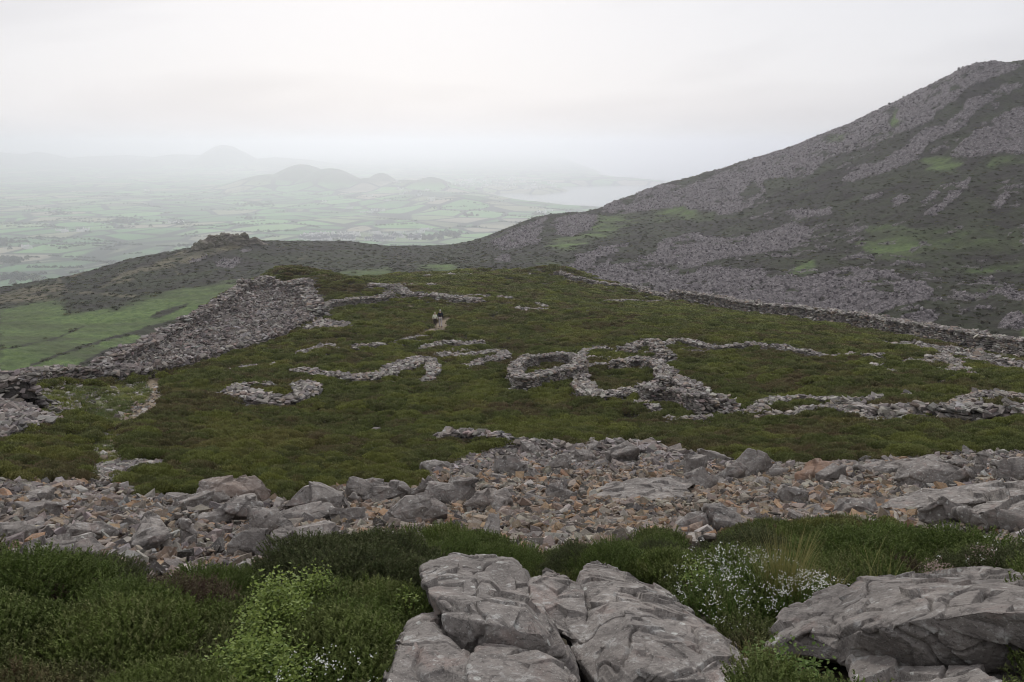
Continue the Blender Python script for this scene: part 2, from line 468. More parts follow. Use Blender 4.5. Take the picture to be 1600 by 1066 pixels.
# --- fort hill ground mesh
hf = np.linspace(R(-42), R(42), 900)
side = np.linspace(R(42), R(180), 60)[1:]
phs = np.concatenate([-side[::-1], hf, side])
rs = np.concatenate([np.linspace(0.15, 3.0, 30)[:-1], np.exp(np.linspace(math.log(3.0), math.log(270), 620))])
PH, RR = np.meshgrid(phs, rs, indexing='ij')
XA, YA = RR * np.sin(PH), RR * np.cos(PH)
ZA = A_xy(XA, YA)
A_SCREEPOLY = [[(-60,765),(0,762),(130,752),(180,762),(225,785),(310,785),(430,790),(450,792),(540,768),(640,772),(690,738),(790,705),(840,708),(900,700),(1010,695),(1080,715),(1170,730),(1240,735),(1350,728),(1450,722),(1530,712),(1700,720),
  (1700,900),(1560,855),(1360,838),(1300,834),(1200,842),(1060,858),(1000,872),(910,892),(840,892),(800,874),(760,866),(650,862),(600,862),(550,890),(510,990),(440,1025),(330,1030),(200,1025),(100,1015),(0,1025),(-60,1025)]]
A_PATH = rline([(240,598),(243,620),(232,640),(205,652),(182,668),(178,700),(185,722),(175,745),(165,770)], 25) + rline([(600,545),(640,533),(665,520),(690,505),(705,500)], 7) + \
  rline([(628,462),(640,485)], 8) + [[(668,520),(676,506),(696,503),(704,512),(690,520)]] + [[(255,720),(160,735),(150,755),(200,765),(215,745),(270,735)]]
A_GRASS = [[(15,625),(90,608),(235,600),(255,620),(215,655),(190,665),(190,690),(170,740),(150,750),(140,700),(170,665),(130,650),(95,665),(60,640)],
  [(-20,745),(40,757),(60,765),(20,775),(-20,772)],[(0,790),(60,800),(150,830),(130,870),(40,870),(-10,900)]]
A_BRIGHT = [[(828,630),(850,612),(900,612),(905,625),(860,640)],[(930,560),(965,555),(950,575)],[(1060,648),(1100,652),(1085,662)],[(1045,558),(1075,552),(1060,570)],
  [(370,790),(300,660),(380,660),(470,690),(430,720)],[(530,550),(560,545),(555,560)],[(555,512),(600,500),(640,495),(600,518)],[(690,660),(740,600),(780,590),(790,620),(730,670)],
  [(780,680),(820,660),(870,670),(860,690)],[(860,520),(900,515),(960,530),(900,535)],[(985,605),(1020,600),(1015,615)],[(670,570),(720,575),(700,590)],[(0,740),(50,750),(40,770),(0,770)]]
A_TAN = [[(160,1050)]*3]
mA_scree, mA_path, mA_grass, mA_bright = [blur(raster(p), 2) for p in (A_SCREEPOLY, A_PATH, A_GRASS, A_BRIGHT)]
def cover_A(X, Y, Z=None):
    """scree, path, grass, bright for ground points (world space ragged edges)"""
    if Z is None: Z = A_xy(X, Y)
    r = np.hypot(X, Y)
    sc = np.clip(r / 22, 0.4, 3)
    return [jitter_lookup(m, X, Y, Z, w, 60 + 7 * i, 0.9 * sc) for i, (m, w) in enumerate(((mA_scree, 5), (mA_path, 3), (mA_grass, 6), (mA_bright, 7)))]
cov = cover_A(XA.ravel(), YA.ravel(), ZA.ravel())
VA = np.stack([XA.ravel(), YA.ravel(), ZA.ravel()], 1)

g = NB("hill_soil")
peb = g.vor(9.0, out=1)
n1 = g.noise(0.8, 6, 0.65); n2 = g.noise(7, 5, 0.7)
heath = g.mix(g.ramp(n1, (0.35, 0.0), (0.65, 1.0)), (0.045, 0.046, 0.022), (0.065, 0.052, 0.034))
scr = g.mix(g.ramp(n2, (0.35, 0.0), (0.65, 1.0)), (0.10, 0.075, 0.055), (0.20, 0.165, 0.135))
pth = g.mix(g.ramp(n2, (0.3, 0.0), (0.7, 1.0)), (0.14, 0.105, 0.065), (0.27, 0.22, 0.155))
gra = g.mix(g.ramp(n2, (0.3, 0.0), (0.7, 1.0)), (0.06, 0.075, 0.022), (0.12, 0.12, 0.045))
ca = g.n('ShaderNodeSeparateColor'); g.l(g.attr("cover"), ca.inputs[0])
c = g.mix(ca.outputs[2], heath, gra)
c = g.mix(ca.outputs[1], c, pth)
c = g.mix(ca.outputs[0], c, scr)
M_HILL = g.done(c, 0.95, g.bump(g.noise(14, 6, 0.7), 0.7, 0.06))
meA = make_mesh("ground", VA, grid_faces(len(phs), len(rs)), M_HILL, {"cover": np.stack([cov[0], cov[1], cov[2]], 1)}, smooth=True)
ground = link("ground", meA, kind="structure")
del VA, XA, YA, ZA, PH, RR

# --- saddle and mountain beyond
phs = np.linspace(R(-52), R(52), 1500)
rs = np.exp(np.linspace(math.log(170), math.log(1900), 620))
PH, RR = np.meshgrid(phs, rs, indexing='ij')
XB, YB = (RR * np.sin(PH)).ravel(), (RR * np.cos(PH)).ravel()
ZB = CZ + B_pr(PH, RR).ravel()
mB = {k: raster(v) for k, v in dict(scree=B_SCREE, no=B_NOSCREE, grass=B_GRASS, grass2=B_GRASS2, tan=B_TAN, dark=B_DARK).items()}
mB['scree'] = np.clip(mB['scree'] - mB['no'], 0, 1)
mGL = blur(raster(B_GRASS[-1:]), 60)
mSc = blur(mB['scree'], 14)
def cover_B(X, Y, Z):
    s = (jitter_lookup(mSc, X, Y, Z, 4, 200, 16) + 0.42 * fbm(X / 2.6, Y / 4.5, 0, 3, 201) > 0.5) * 1.0
    px, py = project(X, Y, Z)
    brk = fbm(X / 9, Y / 16, 0, 4, 230)
    s = s * (brk + 0.25 * fbm(X / 2, Y / 2, 0, 2, 231) < 0.38)
    # scattered stones and broken patches outside the big fields
    right = (px > 1100)
    s = np.maximum(s, (right & (fbm(X / 30, Y / 30, 0, 2, 240) > 0.1) & (fbm(X / 5, Y / 5, 0, 3, 250) > 0.30)) * 0.8)
    gr = jitter_lookup(blur(mB['grass'], 12), X, Y, Z, 10, 210, 12)
    g2 = jitter_lookup(blur(mB['grass2'], 14), X, Y, Z, 14, 215, 14) * np.clip(0.55 + 1.6 * fbm(X / 14, Y / 14, 0, 4, 217), 0, 1)
    t = jitter_lookup(blur(mB['tan'], 2), X, Y, Z, 2.0, 220, 8) * np.clip(0.7 + 1.2 * fbm(X / 6, Y / 6, 0, 3, 221), 0.1, 1)
    dk = jitter_lookup(blur(mB['dark'], 1), X, Y, Z, 1.0, 225, 30)
    gr = np.maximum(gr, g2) * (1 - dk)
    gr = gr * np.clip(0.75 + 1.3 * fbm(X / 12, Y / 12, 0, 4, 260), 0.1, 1) * np.where(px > 900, 0.85, 1.0)
    gl = (np.clip(samp(mGL, px, py) * 1.3 + 0.35 * fbm(X / 10, Y / 10, 0, 3, 263) - 0.1, 0, 1) * np.clip(0.85 + 0.6 * fbm(X / 30, Y / 12, 0, 4, 262), 0.3, 1)) * (1 - dk)
    gr = np.maximum(gr, gl)
    return s, gr, t, px, py
s, gr, t, pxB, pyB = cover_B(XB, YB, ZB)
left = np.clip((700 - pxB) / 500, 0, 1)
ZB = ZB + s * (0.5 + 0.9 * vnoise(XB / 1.6, YB / 1.6, 0, 77)) * 0.7 + (1 - s) * 0.35 * vnoise(XB / 2.2, YB / 2.2, 0, 78)
g = NB("mountain_cover")
n1 = g.noise(0.05, 6, 0.6); n2 = g.noise(0.45, 5, 0.65)
h = g.mix(g.ramp(n1, (0.40, 0.0), (0.62, 1.0)), (0.024, 0.021, 0.018), (0.034, 0.042, 0.018))
h = g.mix(g.ramp(n2, (0.42, 0.0), (0.75, 0.7)), h, (0.036, 0.030, 0.024))
stone = g.mix(g.ramp(g.vor(1.0, out=1), (0.1, 0.0), (0.9, 1.0)), (0.085, 0.074, 0.078), (0.26, 0.232, 0.238))
stone = g.mix(g.ramp(g.vor(1.2, 'DISTANCE_TO_EDGE'), (0.0, 1.0), (0.14, 0.0)), stone, (0.04, 0.036, 0.036))
gras = g.mix(g.ramp(n2, (0.35, 0.0), (0.7, 1.0)), (0.070, 0.118, 0.034), (0.15, 0.215, 0.062))
gras = g.mix(g.ramp(g.noise(0.03, 4, 0.6, vec=g.vec((0.5, 1.6, 1))), (0.45, 0.0), (0.66, 0.8)), gras, (0.055, 0.062, 0.028))
tan = g.mix(n2, (0.11, 0.10, 0.055), (0.21, 0.18, 0.12))
ca = g.n('ShaderNodeSeparateColor'); g.l(g.attr("cover"), ca.inputs[0])
c = g.mix(ca.outputs[1], h, gras)
c = g.mix(ca.outputs[2], c, tan)
c = g.mix(ca.outputs[0], c, stone)
M_MOUNT = g.done(c, 0.95, g.bump(g.noise(0.8, 5, 0.75), 0.9, 0.8))
meB = make_mesh("mountain", np.stack([XB, YB, ZB], 1), grid_faces(len(phs), len(rs)), M_MOUNT,
                {"cover": np.stack([s, gr, t * 0.8], 1)}, smooth=True)
link("mountain", meB, kind="structure")
B_PTS = (XB, YB, ZB, s, gr, pxB, pyB)
del PH, RR

# --- plain, far hills, coast
HILLS = [(350, 229, 14500, 45), (285, 243, 15500, 70), (60, 241, 16500, 50), (-60, 238, 17500, 120), (180, 246, 17000, 110), (430, 250, 14500, 90),
         (470, 255, 8300, 54), (515, 264, 7800, 52), (420, 272, 8200, 62), (596, 272, 7800, 30), (575, 279, 7500, 40), (672, 275, 7300, 42), (640, 280, 7300, 50),
         (705, 290, 7200, 26), (620, 285, 7600, 30), (540, 250, 24000, 90), (700, 251, 25000, 130), (840, 262, 17000, 60), (760, 258, 19000, 90), (720, 305, 5600, 60), (640, 298, 6500, 90)]
def C_z(ph, r):
    X, Y = r * np.sin(ph), r * np.cos(ph)
    z = 46 + 50 * np.exp(-((r - 1500) / 1800) ** 2) + 16 * fbm(X / 1300, Y / 1300, 0, 4, 91) * np.clip(r / 3000, 0, 1) + np.clip(r - 11000, 0, 9000) * 0.0045
    out = z
    for hx, hy, hr, hw in HILLS:
        p0, k0 = ray(hx, hy)
        zt = CZ + hr * float(k0)
        w = hw / F
        e = np.exp(-((ph - p0) / w) ** 2 - ((r - hr) / (hr * max(w * 1.6, 0.05))) ** 2)
        e = e * (1 + 0.16 * fbm(X / 420, Y / 420, 0, 4, 95))
        out = np.maximum(out, z + (zt - 50) * e)
    return out
SEA = [(772, 303), (785, 309), (810, 315), (850, 321), (900, 326), (935, 330), (1300, 348), (1750, 300), (1750, 239), (860, 239), (905, 258), (936, 269), (932, 275), (990, 281),
       (1052, 287), (1040, 289), (960, 289.5), (888, 291), (874, 294), (884, 299), (850, 304.5), (800, 301)]
_p = np.array(SEA, float); _ph, _k = ray(_p[:, 0], _p[:, 1]); _r = -CZ / _k
SEAW = np.stack([_r * np.sin(_ph), _r * np.cos(_ph)], 1)
def in_poly(X, Y, P):
    ins = np.zeros(X.shape, bool)
    for (ax, ay), (bx, by) in zip(P, np.roll(P, -1, 0)):
        if ay == by: continue
        ins ^= ((ay > Y) != (by > Y)) & (X < (bx - ax) * (Y - ay) / (by - ay) + ax)
    return ins
def poly_dist(X, Y, P):
    d = np.full(X.shape, 1e12)
    for a, b in zip(P, np.roll(P, -1, 0)):
        e = b - a; t = np.clip(((X - a[0]) * e[0] + (Y - a[1]) * e[1]) / (e @ e), 0, 1)
        d = np.minimum(d, (X - a[0] - t * e[0]) ** 2 + (Y - a[1] - t * e[1]) ** 2)
    return np.sqrt(d)
def C_full(X, Y):
    r = np.hypot(X, Y); z = C_z(np.arctan2(X, Y), r)
    ins = in_poly(X, Y, SEAW); d = poly_dist(X, Y, SEAW) * np.where(ins, -1, 1) + 60 * fbm(X / 300, Y / 300, 0, 3, 99)
    f = np.clip(d / 260, -0.15, 1)
    return np.where(f > 0, z * f ** 0.6 + 1.5, f * 80)
phs = np.concatenate([np.linspace(R(-75), R(-40), 60)[:-1], np.linspace(R(-40), R(40), 900), np.linspace(R(40), R(75), 60)[1:]])
rs = np.exp(np.linspace(math.log(900), math.log(38000), 520))
PH, RR = np.meshgrid(phs, rs, indexing='ij')
XC, YC = (RR * np.sin(PH)).ravel(), (RR * np.cos(PH)).ravel()
ZC = C_full(XC, YC)
g = NB("farmland")
v = g.vec((1 / 260, 1 / 330, 0), (0, 0, 0.5))
cell = g.vor(1.0, out=1, vec=v, rand=0.8)
edge = g.vor(1.0, 'DISTANCE_TO_EDGE', vec=v, rand=0.8)
sp = g.n('ShaderNodeSeparateColor'); g.l(cell, sp.inputs[0])
col = g.ramp(sp.outputs[0], (0.0, (0.080, 0.185, 0.065)), (0.35, (0.12, 0.27, 0.085)), (0.62, (0.18, 0.34, 0.12)), (0.84, (0.25, 0.27, 0.15)), (0.96, (0.33, 0.30, 0.22)))
col = g.mix(g.ramp(g.noise(0.0011, 5, 0.6), (0.50, 0.0), (0.64, 0.85)), col, (0.040, 0.060, 0.035))
col = g.mix(g.ramp(edge, (0.0, 1.0), (0.045, 1.0), (0.075, 0.0)), col, (0.022, 0.034, 0.022))
col = g.mix(g.ramp(g.noise(0.01, 4, 0.7), (0.60, 0.0), (0.68, 0.8)), col, (0.028, 0.044, 0.028))
ha = g.attr("rough", 'Fac')
col = g.mix(ha, col, g.mix(g.noise(0.004, 5, 0.7), (0.07, 0.075, 0.05), (0.10, 0.13, 0.06)))
M_FARM = g.done(col, 0.95)
rough = np.clip((ZC - 105) / 40, 0, 1) * 0.85
meC = make_mesh("farmland", np.stack([XC, YC, ZC], 1), grid_faces(len(phs), len(rs)), M_FARM, {"rough": rough}, smooth=True)
link("farmland", meC, kind="structure")
del PH, RR

g = NB("sea_water")
g.b.inputs['IOR'].default_value = 1.33; g.b.inputs['Specular IOR Level'].default_value = 0.5
M_SEA = g.done((0.035, 0.06, 0.07), 0.12, g.bump(g.noise(0.03, 4, 0.6), 0.25, 6.0))
S = 40000
me = make_mesh("sea", np.array([[-S, -S, 0], [S, -S, 0], [S, S, 0], [-S, S, 0]]), np.array([[0, 1, 2, 3]]), M_SEA)
link("sea", me, kind="structure")

# --- the air: one closed box of even haze round everything
HAZE = 1.75e-4
hm = bpy.data.materials.new("haze"); hm.use_nodes = True
t = hm.node_tree; t.nodes.clear()
o = t.nodes.new('ShaderNodeOutputMaterial'); pv = t.nodes.new('ShaderNodeVolumePrincipled')
pv.inputs['Color'].default_value = (0.925, 0.94, 1.0, 1)
pv.inputs['Density'].default_value = HAZE
pv.inputs['Anisotropy'].default_value = 0.66
t.links.new(pv.outputs[0], o.inputs['Volume'])
S = 41000; z0, z1 = -16.0, 535.0
V = np.array([[x, y, z] for z in (z0, z1) for y in (-S, S) for x in (-S, S)])
me = make_mesh("haze", V, np.array([[0, 2, 3, 1], [4, 5, 7, 6], [0, 1, 5, 4], [2, 6, 7, 3], [0, 4, 6, 2], [1, 3, 7, 5]]), hm)
link("haze", me, kind="stuff", label="pale even haze over the plain and bay", cat="haze")
# ================================================================== STONES
def rock_protos(n, dims, seed, npts=13, jit=0.5):
    """angular quarried-looking stones: convex hulls of jittered block points, unit size"""
    rr = np.random.default_rng(seed); out = []
    for i in range(n):
        bm = bmesh.new()
        base = np.array([(x, y, z) for x in (-1, 1) for y in (-1, 1) for z in (-1, 1)], float)
        base += rr.uniform(-jit, jit, base.shape)
        e = rr.normal(size=(npts - 8, 3)); e /= np.linalg.norm(e, axis=1)[:, None]
        pts = np.vstack([base * 0.82, e * 1.12])
        pts *= np.array(dims) * rr.uniform(0.8, 1.2, 3) * 0.5
        for p in pts: bm.verts.new(p)
        r = bmesh.ops.convex_hull(bm, input=bm.verts)
        bmesh.ops.delete(bm, geom=[v for v in bm.verts if not v.link_faces], context='VERTS')
        bmesh.ops.triangulate(bm, faces=bm.faces)
        bmesh.ops.recalc_face_normals(bm, faces=bm.faces)
        bm.verts.ensure_lookup_table(); bm.verts.index_update()
        out.append((np.array([v.co[:] for v in bm.verts]), np.array([[v.index for v in f.verts] for f in bm.faces])))
        bm.free()
    return out
SLABS = rock_protos(26, (1.05, 0.74, 0.30), 1, jit=0.42)
CHUNKS = rock_protos(22, (1.0, 0.78, 0.6), 2)
def rot_mats(yaw, tx, ty):
    cy, sy = np.cos(yaw), np.sin(yaw); cx, sx = np.cos(tx), np.sin(tx); c2_, s2_ = np.cos(ty), np.sin(ty)
    o, l = np.zeros_like(yaw), np.ones_like(yaw)
    Z = np.stack([np.stack([cy, -sy, o], -1), np.stack([sy, cy, o], -1), np.stack([o, o, l], -1)], -2)
    Xm = np.stack([np.stack([l, o, o], -1), np.stack([o, cx, -sx], -1), np.stack([o, sx, cx], -1)], -2)
    Ym = np.stack([np.stack([c2_, o, s2_], -1), np.stack([o, l, o], -1), np.stack([-s2_, o, c2_], -1)], -2)
    return Z @ Xm @ Ym
def merge_stones(protos, pos, scale, rot, tint, rr):
    pid = rr.integers(0, len(protos), len(pos))
    Vs, Fs, Ts, off = [], [], [], 0
    for k, (v, f) in enumerate(protos):
        m = np.where(pid == k)[0]
        if not len(m): continue
        P = np.einsum('nij,nvj->nvi', rot[m], v[None] * scale[m][:, None, :]) + pos[m][:, None, :]
        Vs.append(P.reshape(-1, 3))
        Fs.append((f[None] + (np.arange(len(m)) * len(v))[:, None, None] + off).reshape(-1, 3))
        Ts.append(np.repeat(tint[m], len(v), 0)); off += len(m) * len(v)
    return np.vstack(Vs), np.vstack(Fs), np.vstack(Ts)

PALETTES = {
    'grey': [((0.232, 0.205, 0.185), 5), ((0.135, 0.12, 0.115), 3.5), ((0.33, 0.295, 0.275), 3), ((0.27, 0.215, 0.19), 2), ((0.36, 0.34, 0.32), 1)],
    'wall': [((0.25, 0.225, 0.205), 5), ((0.15, 0.133, 0.125), 4), ((0.37, 0.34, 0.305), 3.5), ((0.29, 0.23, 0.185), 2), ((0.47, 0.44, 0.40), 1)],
    'tan': [((0.26, 0.198, 0.145), 5), ((0.225, 0.188, 0.155), 4), ((0.33, 0.215, 0.13), 3.2), ((0.31, 0.27, 0.22), 3.5), ((0.12, 0.105, 0.095), 3), ((0.29, 0.19, 0.13), 0.5), ((0.42, 0.38, 0.33), 1)],
}
def tints(n, pal, rr):
    c = np.array([a for a, _ in PALETTES[pal]]); w = np.array([b for _, b in PALETTES[pal]], float)
    t = c[rr.choice(len(c), n, p=w / w.sum())]
    return t * rr.uniform(0.72, 1.12, (n, 1)) * rr.uniform(0.95, 1.05, (n, 3))

g = NB("loose_stone")
tn = g.attr("tint")
n1 = g.noise(9, 5, 0.65); n2 = g.noise(42, 3, 0.6)
c = g.mix(g.ramp(n1, (0.30, 0.55), (0.55, 0.0)), tn, (0.05, 0.046, 0.042))
c = g.mix(g.ramp(n2, (0.56, 0.0), (0.68, 0.55)), c, (0.40, 0.385, 0.355))
M_STONE = g.done(c, 0.92, g.bump(g.noise(26, 5, 0.7), 0.5, 0.03))

# ---------------------------------------------------------------- dry-stone walls
WALL_SEGS = []           # world centre lines with half widths, kept clear of heather
def resample(P, step):
    P = np.asarray(P, float); d = np.r_[0, np.cumsum(np.linalg.norm(np.diff(P[:, :2], axis=0), axis=1))]
    n = max(2, int(d[-1] / step) + 1); q = np.linspace(0, d[-1], n)
    return np.stack([np.interp(q, d, P[:, i]) for i in range(P.shape[1])], 1), d[-1]
def smooth_px(pts, k=2):
    p = np.array(pts, float)
    for _ in range(k):
        q = [p[0]]
        for a, b in zip(p[:-1], p[1:]): q += [a * .75 + b * .25, a * .25 + b * .75]
        q.append(p[-1]); p = np.array(q)
    return p
def wall_geo(pxpts, width, height, ss=0.29, ruin=0.35, spill=0.5, pal='wall', seed=0, topscatter=1.0):
    rr = np.random.default_rng(1000 + seed)
    P = hit(*smooth_px(pxpts).T)
    C, L = resample(P, 0.12)
    C[:, 2] = A_xy(C[:, 0], C[:, 1])
    WALL_SEGS.append((C[::6, :2].copy() if len(C) > 12 else C[:, :2].copy(), width / 2 - 0.12))
    T = np.gradient(C[:, :2], axis=0); T /= np.linalg.norm(T, axis=1)[:, None] + 1e-9
    N = np.stack([-T[:, 1], T[:, 0]], 1)
    s = np.linspace(0, L, len(C))
    hh = height * (1 - ruin + ruin * (0.5 + 1.1 * fbm(s / 1.7, s * 0 + seed * 3.3, 0, 3, seed)))
    hh = np.clip(hh, 0.05, None) * np.clip(np.minimum(s, L - s) / 0.8 + 0.35, 0, 1)
    ww = width * (0.92 + 0.55 * fbm(s / 1.9, s * 0 + 9.1 + seed, 0, 3, seed + 5))
    # dark hearting in the core
    prof = [(-0.5, -0.25), (-0.44, 0.55), (-0.3, 0.84), (0.3, 0.84), (0.44, 0.55), (0.5, -0.25)]
    V = []
    for a, b in prof:
        V.append(np.stack([C[:, 0] + N[:, 0] * a * (ww - .2), C[:, 1] + N[:, 1] * a * (ww - .2), C[:, 2] + np.where(b > 0, b * (hh - 0.06), b)], 1))
    V = np.stack(V, 1).reshape(-1, 3); n = len(C); m = len(prof)
    i = np.arange(n - 1)[:, None] * m
    F4 = []
    for j in range(m):
        F4.append(np.hstack([i + j, i + (j + 1) % m, i + m + (j + 1) % m, i + m + j]))
    F4 = np.vstack(F4)
    core_t = np.tile([0.055, 0.048, 0.044], (len(V), 1))
    pos, sc, rot, = [], [], []
    def add(idx, off, z, size, yawj, tilt):
        k = len(idx)
        pos.append(np.stack([C[idx, 0] + N[idx, 0] * off, C[idx, 1] + N[idx, 1] * off, z], 1))
        sc.append(size[:, None] * rr.uniform(0.75, 1.3, (k, 3)))
        yaw = np.arctan2(T[idx, 1], T[idx, 0]) + rr.normal(0, yawj, k)
        rot.append(rot_mats(yaw, rr.normal(0, tilt, k), rr.normal(0, tilt, k)))
    # coursed faces
    ch = ss * 0.42
    for side in (-1, 1):
        for lay in range(int(math.ceil(height * 1.5 / ch))):
            ns = int(L / (ss * 0.78)) + 1
            idx = np.clip(((np.arange(ns) + rr.uniform(0, 1, ns)) / ns * n).astype(int), 0, n - 1)
            z = lay * ch + ch * 0.4
            k = z < hh[idx] - ch * 0.2
            idx = idx[k]
            if not len(idx): continue
            add(idx, side * (ww[idx] * 0.5 - 0.10 - 0.12 * z), C[idx, 2] + z, ss * rr.uniform(0.8, 1.25, len(idx)), 0.18, 0.10)
    # top
    nt_ = int(L * width / (ss * ss * 0.40) * topscatter)
    idx = rr.integers(0, n, nt_)
    add(idx, rr.uniform(-0.48, 0.48, nt_) * ww[idx], C[idx, 2] + hh[idx] - ch * 0.1 + rr.uniform(-0.06, 0.10, nt_) * ss * 2, ss * rr.uniform(0.6, 1.35, nt_), 1.2, 0.28)
    # spill round the foot
    spill *= 1.35
    nsp = int(L * spill / (ss * ss * 0.75) * 2)
    if nsp:
        idx = rr.integers(0, n, nsp)
        o = (ww[idx] * 0.45 + np.abs(rr.normal(0, spill * 0.55, nsp))) * rr.choice([-1, 1], nsp)
        x = C[idx, 0] + N[idx, 0] * o; y = C[idx, 1] + N[idx, 1] * o
        slope = np.clip(1 - (np.abs(o) - ww[idx] * .45) / (spill + .01), 0, 1)
        z = A_xy(x, y) + 0.06 + slope * hh[idx] * 0.45 * rr.uniform(0.2, 1, nsp)
        add(idx, o, z, ss * rr.uniform(0.55, 1.2, nsp), 1.5, 0.35)
    pos, sc, rot = np.vstack(pos), np.vstack(sc), np.concatenate(rot)
    Vs, Fs, Ts = merge_stones(SLABS, pos, sc, rot, tints(len(pos), pal, rr), rr)
    return V, F4, core_t, Vs, Fs, Ts
def join_geo(parts):
    V, F3, F4, T, o = [], [], [], [], 0
    for cv, cf, ct, sv, sf, st in parts:
        if len(cv): V.append(cv); F4.append(cf + o); T.append(ct); o += len(cv)
        if len(sv): V.append(sv); F3.append(sf + o); T.append(st); o += len(sv)
    fl = [np.vstack(F3)] + ([np.vstack(F4)] if F4 else [])
    return np.vstack(V), fl, np.vstack(T)
_wn = [0]
def wall(label, runs, group=None, cat="stone wall", name="dry_stone_wall", extra=None):
    parts = []
    for rn in runs:
        _wn[0] += 1
        pts, kw = rn if isinstance(rn, tuple) and isinstance(rn[1], dict) else (rn, {})
        k = dict(width=0.9, height=0.55, ss=0.28); k.update(kw)
        parts.append(wall_geo(pts, seed=_wn[0], **k))
    parts += extra or []
    V, Fl, T = join_geo(parts)
    c = V.mean(0); c[2] = V[:, 2].min()
    me = make_mesh(name, V - c, Fl, M_STONE, {"tint": T})
    o = link(name, me, label=label, cat=cat, group=group); o.location = c
    return o
def rubble(poly, n, ss, pal='wall', seed=0, lift=0.25, tilt=0.35, wj=4, protos=None, layers=True):
    """loose stones filling a traced area of the ground, even density on the ground"""
    rr = np.random.default_rng(500 + seed)
    p = np.array(poly, float); m = raster([poly])
    x0, y0 = p.min(0); x1, y1 = p.max(0)
    gx, gy = np.meshgrid(np.linspace(x0, x1, 60), np.linspace(y0, y1, 60))
    H = hit(gx.ravel(), gy.ravel(), n=260)
    rg = np.hypot(H[:, 0], H[:, 1]).reshape(gx.shape)
    px = rr.uniform(x0, x1, n * 40); py = rr.uniform(y0, y1, n * 40)
    k = samp(m, px, py) > 0.5
    px, py = px[k], py[k]
    u = (px - x0) / (x1 - x0) * 59; v = (py - y0) / (y1 - y0) * 59
    iu = np.clip(u.astype(int), 0, 58); iv = np.clip(v.astype(int), 0, 58); fu = u - iu; fv = v - iv
    r = (rg[iv, iu] * (1 - fu) + rg[iv, iu + 1] * fu) * (1 - fv) + (rg[iv + 1, iu] * (1 - fu) + rg[iv + 1, iu + 1] * fu) * fv
    k = rr.uniform(0, 1, len(r)) < (r / r.max()) ** 2.6
    px, py, r = px[k][:n], py[k][:n], r[k][:n]
    ph, _ = ray(px, py)
    X, Y = r * np.sin(ph), r * np.cos(ph)
    n = len(X)
    Z = A_xy(X, Y) + rr.uniform(-0.05, lift, n)
    s = ss * np.exp(rr.normal(-0.08, 0.34, n))
    rot = rot_mats(rr.uniform(0, 6.28, n), rr.normal(0, tilt, n), rr.normal(0, tilt, n))
    Vs, Fs, Ts = merge_stones(protos or SLABS, np.stack([X, Y, Z], 1), s[:, None] * rr.uniform(0.75, 1.25, (n, 3)), rot, tints(n, pal, rr), rr)
    return np.zeros((0, 3)), np.zeros((0, 4), int), np.zeros((0, 3)), Vs, Fs, Ts
RUBBLE_PX = []
def rub(poly, n, ss, **k):
    RUBBLE_PX.append(poly)
    return rubble(poly, n, ss, **k)

G_HUT = "tumbled walls of the stone huts on the heather plateau"
T = lambda w, h, **k: dict(width=w * 0.82, height=h * 1.2, **k)
# great rampart on the left
wall("great tumbled stone rampart climbing the left edge of the plateau above the green valley", [
    ([(150, 590), (180, 583), (240, 552), (300, 517), (345, 486), (382, 458), (400, 452), (440, 456)], T(1.6, 1.3, ss=0.46, ruin=0.45, spill=1.8, pal='grey')),
    ([(-60, 617), (0, 612), (60, 603), (120, 598), (180, 592), (215, 589)], T(1.5, 0.9, ss=0.42, spill=1.0, pal='grey')),
    ([(380, 458), (410, 448), (452, 455), (470, 462), (486, 480), (498, 500)], T(2.6, 1.4, ss=0.5, spill=1.6)),
    ([(452, 455), (470, 450), (490, 447)], T(2.2, 1.0, ss=0.5, spill=1.2)),
], group="ramparts of the hill fort", cat="rampart", name="stone_rampart", extra=[
    rub([(150, 598), (180, 585), (240, 552), (300, 516), (345, 486), (382, 460), (412, 450), (455, 452), (486, 447), (492, 460), (484, 476), (505, 490), (484, 508), (440, 530), (392, 548),
         (330, 566), (300, 575), (262, 583), (230, 592), (190, 598)], 24000, 0.34, seed=1, lift=0.75, tilt=0.5, pal='grey'),
    rub([(480, 512), (500, 500), (552, 508), (550, 516), (500, 516), (470, 522)], 500, 0.42, seed=2)])
# right rampart
wall("long stone rampart with a dark upright face along the far right edge of the plateau", [
    ([(1048, 462), (1085, 470), (1125, 477), (1190, 484), (1260, 491), (1340, 502), (1406, 512), (1453, 517), (1520, 535), (1600, 556), (1660, 572)], T(2.6, 1.6, ss=0.46, ruin=0.12, spill=0.9)),
], group="ramparts of the hill fort", cat="rampart", name="stone_rampart", extra=[
    rub([(1370, 540), (1430, 535), (1480, 545), (1600, 572), (1640, 590), (1560, 580), (1480, 560), (1420, 548)], 700, 0.38, seed=4)])
wall("low broken stone bank running down the far crest to the right of the green knoll", [
    ([(870, 430), (885, 436), (905, 442), (940, 448), (990, 452), (1045, 461)], T(2.0, 0.7, ss=0.5, spill=1.6))], cat="stone bank", name="stone_bank", group="ramparts of the hill fort")
# left edge ruin
wall("high dark mound of tumbled stone cut off by the left edge beside the grassy path", [
    ([(-60, 634), (-10, 634), (30, 640)], T(2.4, 1.35, ss=0.36, spill=1.2, pal='grey'))], cat="ruined wall", name="ruined_wall", group="ramparts of the hill fort", extra=[
    rub([(-60, 640), (30, 640), (62, 655), (96, 668), (60, 678), (30, 688), (-60, 700)], 2300, 0.30, seed=6, lift=0.45, pal='grey')])
